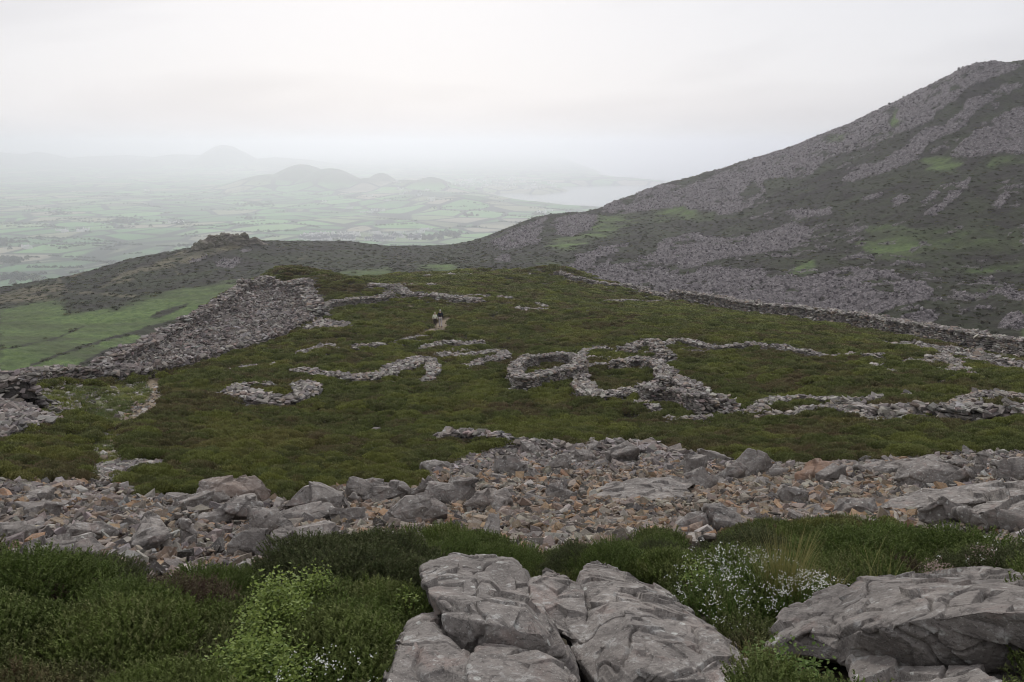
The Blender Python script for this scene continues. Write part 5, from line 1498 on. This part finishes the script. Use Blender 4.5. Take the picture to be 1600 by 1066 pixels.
leafy_shrub("leafy_shrub", "bright yellow-green leafy shrub growing up beside the dark heather heap", 430, 3.9, 0.24, 0.40, 9500, BC, 70, ell=(.75, 1.3))
leafy_shrub("leafy_shrub", "lower yellow-green leafy shrub at the bottom edge left of the ledge rock", 395, 3.4, 0.24, 0.22, 7500, BC, 71)
leafy_shrub("leafy_shrub", "small yellow-green sapling leaves at the foot of the pale outcrop slab", 492, 4.9, 0.10, 0.36, 2200, BC, 72)
leafy_shrub("leafy_shrub", "tiny bright leafy shoot against the cracked boulder's left side", 640, 4.6, 0.07, 0.32, 420, BC, 73)
leafy_shrub("leafy_shrub", "small vivid leafy shoots in front of the white flowers' left side", 1085, 6.0, 0.10, 0.28, 500, BC, 74)
leafy_shrub("leafy_shrub", "low bilberry patch in front of the massive corner rock", 1240, 3.6, 0.22, 0.10, 1500, ((0.05, 0.09, 0.02), (0.08, 0.13, 0.03), (0.16, 0.2, 0.06)), 75, lsz=.011)

gf = NB("petal"); M_PETAL = gf.done((0.78, 0.78, 0.72), 0.6)
gf = NB("flower_stem"); M_FSTEM = gf.done((0.10, 0.17, 0.04), 0.7)
gf = NB("dead_flower"); M_DEADF = gf.done((0.34, 0.25, 0.22), 0.8)
def flower_clump(label, px, r, rad, hgt, n, seed, mat=None, name="white_flowers", cat="flowers", ps=0.0042, ell=(1, 1)):
    rr = np.random.default_rng(seed)
    root = bpy.data.objects.new(name, None); COL.objects.link(root); root.location = plant_at(px, r, 0.10)
    tag(root, label, cat, group="clumps of small white flowers")
    V, Fc, SV, SF = [], [], [], []
    for i in range(n):
        a = rr.uniform(0, 6.28); d = rr.uniform() ** .6
        x, y = rad * d * math.cos(a) * ell[0], rad * d * math.sin(a) * ell[1]
        h = hgt * rr.uniform(0.55, 1.1) * (1 - .35 * d)
        e = np.array([x, y, h]); b = np.array([x * .8 + rr.normal(0, .01), y * .8, 0])
        k = len(SV); w = 0.0016
        SV += [b - [w, 0, 0], b + [w, 0, 0], e]; SF.append([k, k + 1, k + 2])
        for q in range(rr.integers(3, 8)):
            p = e + rr.normal(0, 0.011, 3); nrm = np.array([rr.normal(0, .5), rr.normal(0, .5) - .4, .9]); nrm /= np.linalg.norm(nrm)
            u = np.cross(nrm, rr.normal(size=3)); u /= np.linalg.norm(u); v_ = np.cross(nrm, u); L = ps * rr.uniform(.6, 1.2)
            k = len(V)
            for m in range(4):
                an = m * 1.571; dr = u * math.cos(an) + v_ * math.sin(an); sd_ = -u * math.sin(an) + v_ * math.cos(an)
                kk = len(V); V += [p, p + dr * L * .7 + sd_ * L * .4, p + dr * L * 1.1, p + dr * L * .7 - sd_ * L * .4]; Fc.append([kk, kk + 1, kk + 2, kk + 3])
    link("blossom", make_mesh("blossom", np.array(V), np.array(Fc), mat or M_PETAL), root)
    link("stems", make_mesh("stems", np.array(SV), np.array(SF), M_FSTEM), root)
flower_clump("dense patch of tiny white flowers in the gap right of the huge sloping slab", 1145, 5.0, 0.48, 0.34, 200, 80, ell=(.9, 1.5))
flower_clump("looser white flowers behind the dense flower patch", 1175, 6.2, 0.40, 0.30, 170, 81)
flower_clump("sprinkle of white flowers left of the golden grass against the corner rock", 1270, 5.2, 0.26, 0.26, 170, 82)
flower_clump("small white flowers at the bottom edge left of the ledge rock", 520, 3.25, 0.26, 0.22, 26, 83)
flower_clump("tiny white flowers amid the yellow-green shrub near the bottom edge", 455, 3.2, 0.2, 0.26, 20, 84)
flower_clump("few white flowers in the heather at the right edge above the corner rock", 1555, 6.0, 0.5, 0.30, 22, 85)
flower_clump("faded pinkish dead flower heads in front of the right-hand green bushes", 1460, 5.6, 0.12, 0.26, 120, 86, mat=M_DEADF, name="dead_flowers")
flower_clump("second faded pinkish flower clump nearer the right edge", 1530, 6.2, 0.12, 0.30, 110, 87, mat=M_DEADF, name="dead_flowers")

gf = NB("golden_grass"); nn = gf.noise(9, 3, .6)
M_GOLD = gf.done(gf.mix(gf.attr("tip", 'Fac'), gf.mix(nn, (0.13, 0.16, 0.04), (0.22, 0.22, 0.06)), (0.36, 0.30, 0.13)), 0.7)
def tuft(label, px, r, n, h, sp, w, seed, lean=.5, mat=None):
    v, f, t = blade_tuft(n, h, sp, w, seed, lean)
    o = link("grass_tuft", make_mesh("grass_tuft", v, f, mat or M_GOLD, {"tip": t}), label=label, cat="grass tuft", group="grass tufts in the foreground")
    o.location = plant_at(px, r, 0.0); return o
tuft("tall golden-green grass tuft behind the dense white flowers", 1225, 5.4, 620, 0.62, 0.22, 0.0022, 90, .35)
tuft("smaller golden grass tuft left of the corner rock", 1290, 5.6, 260, 0.34, 0.16, 0.002, 91, .5)
tuft("coarse green grass at the foot of the gap between slab and corner rock", 1200, 3.9, 420, 0.16, 0.35, 0.002, 92, .7)
tuft("thin dry grass tuft rooted in a crack of the big cracked boulder", 790, 3.35, 150, 0.15, 0.09, 0.0015, 93, .6).location.z += 0.10
tuft("wispy grass leaning over the right-hand heather", 1380, 5.9, 60, 0.42, 0.25, 0.0016, 94, 1.1)
# ================================================================== TOR, PEOPLE, FARMLAND DETAIL
def hitB(px, py): return hit([px], [py], 'B')[0]
# rocky tor on the left summit
def crag(label, px, r, blobs, name="rock_outcrop"):
    hulls = []
    rr = np.random.default_rng(int(px))
    for (x, yt, w, yb) in blobs:
        ol = [(x - w, yb), (x - w * .8, (yt * .4 + yb * .6)), (x - w * .3, yt + 1), (x + w * .25, yt), (x + w * .7, (yt + yb) / 2), (x + w, yb)]
        p = np.array(ol, float) + rr.normal(0, .5, (6, 2))
        f = at_range(p[:, 0], p[:, 1], r + rr.uniform(-4, 4))
        c = f.mean(0); ph, _ = ray(px, yb); away = np.array([math.sin(ph), math.cos(ph), 0])
        bk = (f - c) * .8 + c + away * w * r / F * 1.4; low = f.copy(); low[:, 2] -= 6
        hulls.append([Vector(v) for v in np.vstack([f, bk, low])])
    me = remesh_points(hulls, 1.1 * r / F)
    n = len(me.vertices); co = np.empty(n * 3, np.float32); me.vertices.foreach_get("co", co); co = co.reshape(-1, 3).astype(float)
    nr = np.empty(n * 3, np.float32); me.vertex_normals.foreach_get("vector", nr); nr = nr.reshape(-1, 3)
    a = fbm(co[:, 0] / 5, co[:, 1] / 5, co[:, 2] / 2.0, 4, 450) * 1.5 + np.round(vnoise(co[:, 0] / 3, co[:, 1] / 3, co[:, 2] / 2, 451) * 2) * .5
    co = co + nr * a[:, None]; c = co.mean(0)
    me.vertices.foreach_set("co", (co - c).astype(np.float32).ravel()); me.materials.clear(); me.materials.append(M_CRAG); me.name = name; me.update()
    o = link(name, me, label=label, cat="rock outcrop"); o.location = c
g = NB("crag_rock"); n_ = g.noise(0.25, 6, .7)
M_CRAG = g.done(g.mix(g.ramp(n_, (.42, 0.0), (.58, 1.0)), (0.21, 0.185, 0.155), (0.115, 0.11, 0.07)), .95, g.bump(n_, .8, 1.0))
crag("rocky grey-brown outcrop crowning the left hill on the skyline", 350, 470, [(320, 376, 22, 392), (335, 368, 28, 390), (352, 366, 26, 388), (368, 368, 22, 384), (380, 364, 12, 382), (396, 373, 20, 384)])

# scree and bushes on the far slope, as loose stones
XB, YB, ZB, sB, gB, pxB, pyB = B_PTS
rr = np.random.default_rng(300)
inv = (pxB > -60) & (pxB < 1660)
w = np.hypot(XB, YB) ** 2 * (sB > 0.5) * inv
idx = rr.choice(len(w), 90000, p=w / w.sum())
n = len(idx)
P = np.stack([XB[idx] + rr.normal(0, .5, n), YB[idx] + rr.normal(0, .5, n), ZB[idx] + rr.uniform(-0.1, .35, n)], 1)
sg = NB("far_stone"); ta = sg.n('ShaderNodeAttribute'); ta.attribute_type = 'INSTANCER'; ta.attribute_name = 'tone'
M_FSTONE = sg.done(sg.ramp(ta.outputs['Fac'], (0.0, (0.09, 0.078, 0.082)), (0.5, (0.165, 0.146, 0.150)), (0.9, (0.235, 0.212, 0.214)), (1.0, (0.36, 0.335, 0.325))), 0.95)
FSP = proto_collection("far_stones", [make_mesh("stone", v, f, M_FSTONE) for v, f in CHUNKS[:6]])
s = 0.62 * np.exp(rr.normal(0, .38, n))
scatter("mountain_scree", P, rr.uniform(0, 6.28, (n, 3)) * [.15, .15, 1], np.repeat(s[:, None], 3, 1), FSP, dict(pick=rr.integers(0, 6, n), tone=rr.uniform(0, 1, n), bright=np.zeros(n)),
        label="grey boulder fields spread over the far mountain slope", cat="scree")
w = np.hypot(XB, YB) ** 1.5 * (sB < 0.5) * inv * (gB < 0.5)
idx = rr.choice(len(w), 80000, p=w / w.sum()); n = len(idx)
P = np.stack([XB[idx] + rr.normal(0, .7, n), YB[idx] + rr.normal(0, .7, n), ZB[idx] - 0.1], 1)
sg = leaf_mat("far_heather", [(0.3, (0.075, 0.060, 0.050)), (0.5, (0.062, 0.056, 0.040)), (0.62, (0.060, 0.068, 0.034)), (0.75, (0.075, 0.095, 0.040))], wscale=0.04)
FHP = proto_collection("far_heather_clumps", [make_mesh("clump", *dome_clump(60, 0.28, 870 + i)[:2], sg, {"tip": dome_clump(60, 0.28, 870 + i)[2] * .3}) for i in range(6)])
s = 0.75 * np.exp(rr.normal(0, .3, n))
scatter("mountain_heather", P, np.stack([rr.normal(0, .1, n), rr.normal(0, .1, n), rr.uniform(0, 6.28, n)], 1), np.stack([s, s, s * .55], 1), FHP,
        dict(pick=rr.integers(0, 6, n), tone=rr.uniform(0, 1, n), bright=(rr.uniform(0, 1, n) > .97) * .3), label="dark heather clothing the far mountain slope", cat="heather")

# ---------------------------------------------------------------- two walkers
def flat(name, col, rough=0.8): return NB(name).done(col, rough)
M_SKIN = flat("skin", (0.50, 0.32, 0.24)); M_CREAM = flat("cream_jacket", (0.80, 0.80, 0.68)); M_NAVY = flat("navy_jacket", (0.018, 0.020, 0.035))
M_DARKT = flat("dark_trousers", (0.035, 0.03, 0.032)); M_STONET = flat("pale_trousers", (0.48, 0.44, 0.45)); M_HAIRW = flat("fair_hair", (0.55, 0.45, 0.36)); M_HAIRG = flat("grey_hair", (0.55, 0.52, 0.46)); M_SHOE = flat("shoe_leather", (0.03, 0.025, 0.02))
def skin_body(name, nodes, edges, mat, parent, sub=2):
    bm = bmesh.new(); sl = bm.verts.layers.skin.verify(); vs = [bm.verts.new(p[:3]) for p in nodes]
    for a, b in edges: bm.edges.new((vs[a], vs[b]))
    for v, p in zip(vs, nodes):
        rd = p[3] if isinstance(p[3], tuple) else (p[3], p[3]); v[sl].radius = rd
    vs[0][sl].use_root = True
    me = bpy.data.meshes.new(name); bm.to_mesh(me); bm.free()
    ob = bpy.data.objects.new("tmp", me); COL.objects.link(ob)
    m = ob.modifiers.new("s", 'SKIN'); m.use_smooth_shade = True
    m = ob.modifiers.new("u", 'SUBSURF'); m.levels = sub; m.render_levels = sub
    dg = bpy.context.evaluated_depsgraph_get(); out = bpy.data.meshes.new_from_object(ob.evaluated_get(dg))
    bpy.data.objects.remove(ob); out.materials.clear(); out.materials.append(mat); out.name = name
    o = bpy.data.objects.new(name, out); COL.objects.link(o)
    if parent: o.parent = parent
    return o
def person(label, loc, rz, H, jacket, trousers, hair, stride, elbow, jl=0.50):
    """seen from behind, walking away (+y is forward)"""
    s = H / 1.75
    q = stride
    N = [(0, 0, .95, (.135, .10)), (0, .01, 1.12, (.125, .09)), (0, .02, 1.30, (.15, .10)), (0, .02, 1.42, (.10, .075)), (0, .03, 1.50, .052), (0, .045, 1.58, (.074, .088)), (0, .05, 1.68, (.072, .085)),
         (-.19, .02, 1.40, .052), (-.25, .00 - elbow * .3, 1.13, .043), (-.24, .10 + elbow, .90, .032), (-.235, .13 + elbow, .82, (.022, .04)),
         (.19, .02, 1.40, .052), (.25, .03, 1.13, .043), (.25, .07, .88, .032), (.245, .09, .80, (.022, .04)),
         (-.10, 0, .90, .088), (-.105, .03 + q * .5, .50, .058), (-.105, -.06 + q, .09, .040), (-.11, .09 + q, .04, (.04, .03)),
         (.10, 0, .90, .088), (.105, .06 - q * .3, .50, .058), (.105, -.06 - q * .6, .09, .040), (.11, .09 - q * .6, .04, (.04, .03))]
    E = [(0, 1), (1, 2), (2, 3), (3, 4), (4, 5), (5, 6), (3, 7), (7, 8), (8, 9), (9, 10), (3, 11), (11, 12), (12, 13), (13, 14), (0, 15), (15, 16), (16, 17), (17, 18), (0, 19), (19, 20), (20, 21), (21, 22)]
    N = [(a * s, b * s, c * s, tuple(t * s for t in r) if isinstance(r, tuple) else r * s) for a, b, c, r in N]
    body = skin_body("person", N, E, M_SKIN, None)
    body.location = loc; body.rotation_euler = (0, 0, rz); tag(body, label, "person", group="two walkers on the footpath")
    g_ = 1.22
    def sub(idx, name, mat, grow, ext=None):
        ids = list(idx); mp_ = {a: i for i, a in enumerate(ids)}
        nn = []
        for a in ids:
            r = N[a][3]; r = tuple(t + grow for t in r) if isinstance(r, tuple) else r + grow
            nn.append((*N[a][:3], r))
        skin_body(name, nn, [(mp_[a], mp_[b]) for a, b in E if a in mp_ and b in mp_], mat, body)
    sub([2, 1, 0, 3, 7, 8, 9, 11, 12, 13], "jacket", jacket, 0.022 * s)
    sub([0, 15, 16, 17, 19, 20, 21], "trousers", trousers, 0.014 * s)
    for k in (17, 21):
        a, b = N[k], N[k + 1]
        skin_body("shoe", [(a[0], a[1] - .03, .05, .045), (b[0], b[1] + .02, .04, (.045, .035))], [(0, 1)], M_SHOE, body)
    # hair cap: back and top of the head
    bm = bmesh.new(); bmesh.ops.create_uvsphere(bm, u_segments=18, v_segments=12, radius=1)
    for v in bm.verts:
        v.co = Vector((v.co.x * .092 * s, v.co.y * .105 * s, v.co.z * .115 * s))
    bmesh.ops.delete(bm, geom=[v for v in bm.verts if v.co.y > .045 * s and v.co.z < .04 * s], context='VERTS')
    me = bpy.data.meshes.new("hair"); bm.to_mesh(me); bm.free(); me.materials.append(hair)
    h = bpy.data.objects.new("hair", me); COL.objects.link(h); h.parent = body; h.location = (0, .035 * s, 1.655 * s)
    # face: nose, ears (face is turned away from the photograph)
    for nm, x, y, z, sx, sy, sz in (("nose", 0, .15, 1.62, .012, .02, .02), ("ear", -.085, .05, 1.62, .012, .018, .03), ("ear", .085, .05, 1.62, .012, .018, .03)):
        bm = bmesh.new(); bmesh.ops.create_icosphere(bm, subdivisions=2, radius=1)
        me = bpy.data.meshes.new(nm); bm.to_mesh(me); bm.free(); me.materials.append(M_SKIN)
        o = bpy.data.objects.new(nm, me); COL.objects.link(o); o.parent = body; o.location = (x * s, y * s, z * s); o.scale = (sx * s, sy * s, sz * s)
    return body
P1 = hit([680], [513])[0]; P2 = hit([688.5], [511])[0]
rw = float(np.hypot(*P2[:2])); print("walkers range", rw)
P1 = at_range(680, 512, rw); P2 = at_range(688.3, 511, rw)
P1[2] = A_xy(P1[:1], P1[1:2])[0]; P2[2] = A_xy(P2[:1], P2[1:2])[0]
person("walker in a cream jacket and dark trousers, shorter and on the left, seen from behind", tuple(P1), -.05, 1.58 * rw / 87, M_CREAM, M_DARKT, M_HAIRW, 0.05, 0.0)
person("taller walker in a navy jacket and pale trousers on the right, seen from behind", tuple(P2), .03, 1.86 * rw / 87, M_NAVY, M_STONET, M_HAIRG, 0.16, 0.02)

# ---------------------------------------------------------------- villages, farms, woods on the plain
def on_plain(px, py):
    ph, k = ray(px, py); r = np.full(np.shape(px), 4000.0)
    for _ in range(25):
        z = np.maximum(C_full(r * np.sin(ph), r * np.cos(ph)), 0)
        r = r * 0.5 + 0.5 * np.clip((z - CZ) / np.minimum(k, -1e-3), 900, 36000)
    X, Y = r * np.sin(ph), r * np.cos(ph)
    return X, Y, C_full(X, Y)
M_WHITEW = flat("white_render", (0.80, 0.79, 0.76)); M_GREYW = flat("grey_render", (0.42, 0.41, 0.40)); M_SLATE = flat("slate_roof", (0.10, 0.10, 0.115)); M_GLASSD = flat("dark_window", (0.03, 0.03, 0.035), .3)
def house_meshes(w, d, h, rh, wall_m):
    V = [(-w, -d, 0), (w, -d, 0), (w, d, 0), (-w, d, 0), (-w, -d, h), (w, -d, h), (w, d, h), (-w, d, h), (-w, 0, h + rh), (w, 0, h + rh)]
    Fq = [[0, 1, 5, 4], [2, 3, 7, 6]]; Ft = [[4, 8, 7], [5, 6, 9]]; side_ = [[1, 2, 6, 5], [3, 0, 4, 7]]
    body = make_mesh("house", np.array(V, float), [np.array(Fq + side_), np.array(Ft)], wall_m)
    o = 0.5
    RV = [(-w - o, -d - o, h - .3), (w + o, -d - o, h - .3), (w + o, 0, h + rh + .25), (-w - o, 0, h + rh + .25), (w + o, d + o, h - .3), (-w - o, d + o, h - .3)]
    RV += [(x, y, z - .25) for x, y, z in RV]
    roof = make_mesh("roof", np.array(RV, float), np.array([[0, 1, 2, 3], [3, 2, 4, 5], [7, 6, 9, 8], [8, 9, 11, 10], [1, 0, 6, 7], [4, 5, 11, 10][::-1]]), M_SLATE)
    ch = []
    for x in (-w * .8, w * .8):
        for dx in (-.5, .5):
            for dy in (-.5, .5):
                for z in (h + rh * .5, h + rh + 1.6): ch.append((x + dx, dy, z))
    cf = []
    for b in (0, 8): cf += [[b, b + 1, b + 3, b + 2], [b + 4, b + 6, b + 7, b + 5], [b, b + 4, b + 5, b + 1], [b + 2, b + 3, b + 7, b + 6], [b + 1, b + 5, b + 7, b + 3]]
    chim = make_mesh("chimney", np.array(ch, float), np.array(cf), wall_m)
    wv, wf = [], []
    for x in (-w * .6, 0, w * .6):
        for z in (1.0, 3.4):
            k = len(wv); wv += [(x - .5, -d - .02, z), (x + .5, -d - .02, z), (x + .5, -d - .02, z + 1.3), (x - .5, -d - .02, z + 1.3)]; wf.append([k, k + 1, k + 2, k + 3])
    win = make_mesh("windows", np.array(wv, float), np.array(wf), M_GLASSD)
    return body, [("roof", roof), ("chimney", chim), ("windows", win)]
HV = [house_meshes(6.5, 4, 5.2, 3, M_WHITEW), house_meshes(9, 4, 5.0, 2.8, M_GREYW), house_meshes(11, 5, 4.6, 3.0, M_WHITEW)]
rr = np.random.default_rng(41)
def houses(px, py, label, group, big=1.0, kinds=(0, 1, 2)):
    X, Y, Z = on_plain(np.array(px, float), np.array(py, float))
    for x, y, z in zip(X, Y, Z):
        if z < 0.5: continue
        body, prt = HV[kinds[rr.integers(0, len(kinds))]]
        o = bpy.data.objects.new("house", body); COL.objects.link(o)
        o.location = (x, y, z - .3); o.rotation_euler = (0, 0, rr.uniform(-.5, .5) + (1.57 if rr.uniform() < .3 else 0)); o.scale = (big,) * 3
        tag(o, label, "house", group=group)
        if math.hypot(x, y) < 3600:
            for nm, m in prt:
                c_ = bpy.data.objects.new(nm, m); COL.objects.link(c_); c_.parent = o
vx = np.concatenate([rr.uniform(470, 560, 58), rr.normal(490, 12, 22)]); vy = 366 + rr.uniform(0, 11, 80) - (vx - 470) * .02
houses(vx, vy, "small house in the hazy village behind the left hill's skyline", "village houses behind the left hill", 1.9)
houses(rr.uniform(575, 660, 18), rr.uniform(362, 377, 18), "white cottage scattered on the plain right of the village", "cottages right of the village", 2.0, (0, 2))
houses([658, 664, 655, 672, 600, 594, 612], [361, 359, 363, 360, 368, 370, 371], "white farmhouse near the dark copse on the plain", "farmhouses near the dark copse", 1.6, (0, 2))
houses([842, 848, 858, 846], [333, 332, 330, 334], "white farmstead on the shore just left of the mountain's foot", "shore farmstead by the mountain", 2.0, (2,))
houses(rr.uniform(560, 600, 7), rr.uniform(329, 334, 7), "small white house on the plain below the hazy double hill", "houses below the hazy double hill", 1.6, (0, 2))
houses([55, 40, 44, 270, 277, 283, 128, 135, 95, 102, 230], [310, 387, 389, 349, 350, 349, 362, 360, 361, 363, 298], "lone pale farmhouse far out on the left of the plain", "farms on the left of the plain", 2.0, (0, 2))
tx = rr.uniform(700, 870, 75); ty = 296 - rr.uniform(0, 24, 75) * np.clip(1 - np.abs(tx - 780) / 130, .25, 1)
houses(tx, ty, "tiny pale building of the hazy coastal town above the bay", "buildings of the hazy coastal town", 2.6, (0, 2))
houses(rr.uniform(500, 700, 14), rr.uniform(285, 330, 14), "far white house dotted on the plain toward the bay", "far white houses toward the bay", 2.2, (0, 2))

# woods and hedgerow trees
M_TREE = leaf_mat("far_tree_leaves", [(0.3, (0.020, 0.032, 0.018)), (0.6, (0.030, 0.048, 0.024))], wscale=0.02)
def tree_dome(seed):
    v, f, t = dome_clump(150, 0.22, seed, 1.0); v = v.copy(); v[:, 2] = v[:, 2] * 1.1
    return v, f, t
TP = proto_collection("far_trees", [make_mesh("tree", *tree_dome(880 + i)[:2], M_TREE, {"tip": tree_dome(880 + i)[2] * .2}) for i in range(6)])
def wood(name, label, px, py, s0, s1, cat="wood"):
    X, Y, Z = on_plain(np.asarray(px, float), np.asarray(py, float)); k = Z > 0.5; X, Y, Z = X[k], Y[k], Z[k]; n = len(X)
    s = rr.uniform(s0, s1, n)
    scatter(name, np.stack([X, Y, Z - 1], 1), np.stack([0 * s, 0 * s, rr.uniform(0, 6.28, n)], 1), np.stack([s, s, s * rr.uniform(.8, 1.2, n)], 1), TP,
            dict(pick=rr.integers(0, 6, n), tone=rr.uniform(0, 1, n), bright=0 * s), label=label, cat=cat)
def blobpx(cx, cy, wx, wy, n): return rr.normal(cx, wx / 2, n), rr.normal(cy, wy / 2, n)
for cx, cy, wx, wy, n, lab in [(704, 367, 22, 5, 70, "dense dark copse beside the white farmhouses on the plain"), (668, 372, 24, 4, 60, "low dark copse left of the densest copse on the plain"),
    (198, 347, 30, 8, 90, "broad dark wood in the middle of the left plain"), (8, 380, 26, 7, 60, "dark wood at the left edge of the plain"), (12, 408, 26, 7, 60, "near dark wood at the left edge below the other"),
    (25, 435, 50, 6, 50, "dark belt of trees at the left edge just above the hill's shoulder"), (733, 337, 12, 2.5, 24, "small clump of trees right of the hazy double hill"), (845, 334, 12, 2.5, 22, "trees sheltering the farmstead by the mountain's foot"),
    (280, 349, 16, 2.5, 26, "trees round the farm in the centre of the left plain"), (400, 320, 30, 3, 40, "hazy wood strip in the middle distance"), (90, 334, 20, 3, 30, "small hazy wood at far left in the middle distance"),
    (390, 342, 10, 2, 16, "tiny far clump right of the farm trees")]:
    a, b = blobpx(cx, cy, wx, wy, n); wood("wood", lab, a, b, 6, 10)
# hedgerow trees along wandering lines
hx, hy = [], []
for i in range(170):
    x0 = rr.uniform(-20, 860); y0 = 300 + 140 * rr.uniform() ** 1.3
    L = rr.uniform(15, 90); m = int(L / 2.2); t_ = np.linspace(0, 1, m); sl = rr.normal(0, .10)
    hx.append(x0 + L * t_ + rr.normal(0, .6, m)); hy.append(y0 + L * t_ * sl + rr.normal(0, .25, m))
hx = np.concatenate(hx); hy = np.concatenate(hy); k = rr.uniform(0, 1, len(hx)) < .75
wood("hedgerow_trees", "scattered hedgerow trees between the hazy fields", hx[k], hy[k], 3, 6.5, "hedgerow")
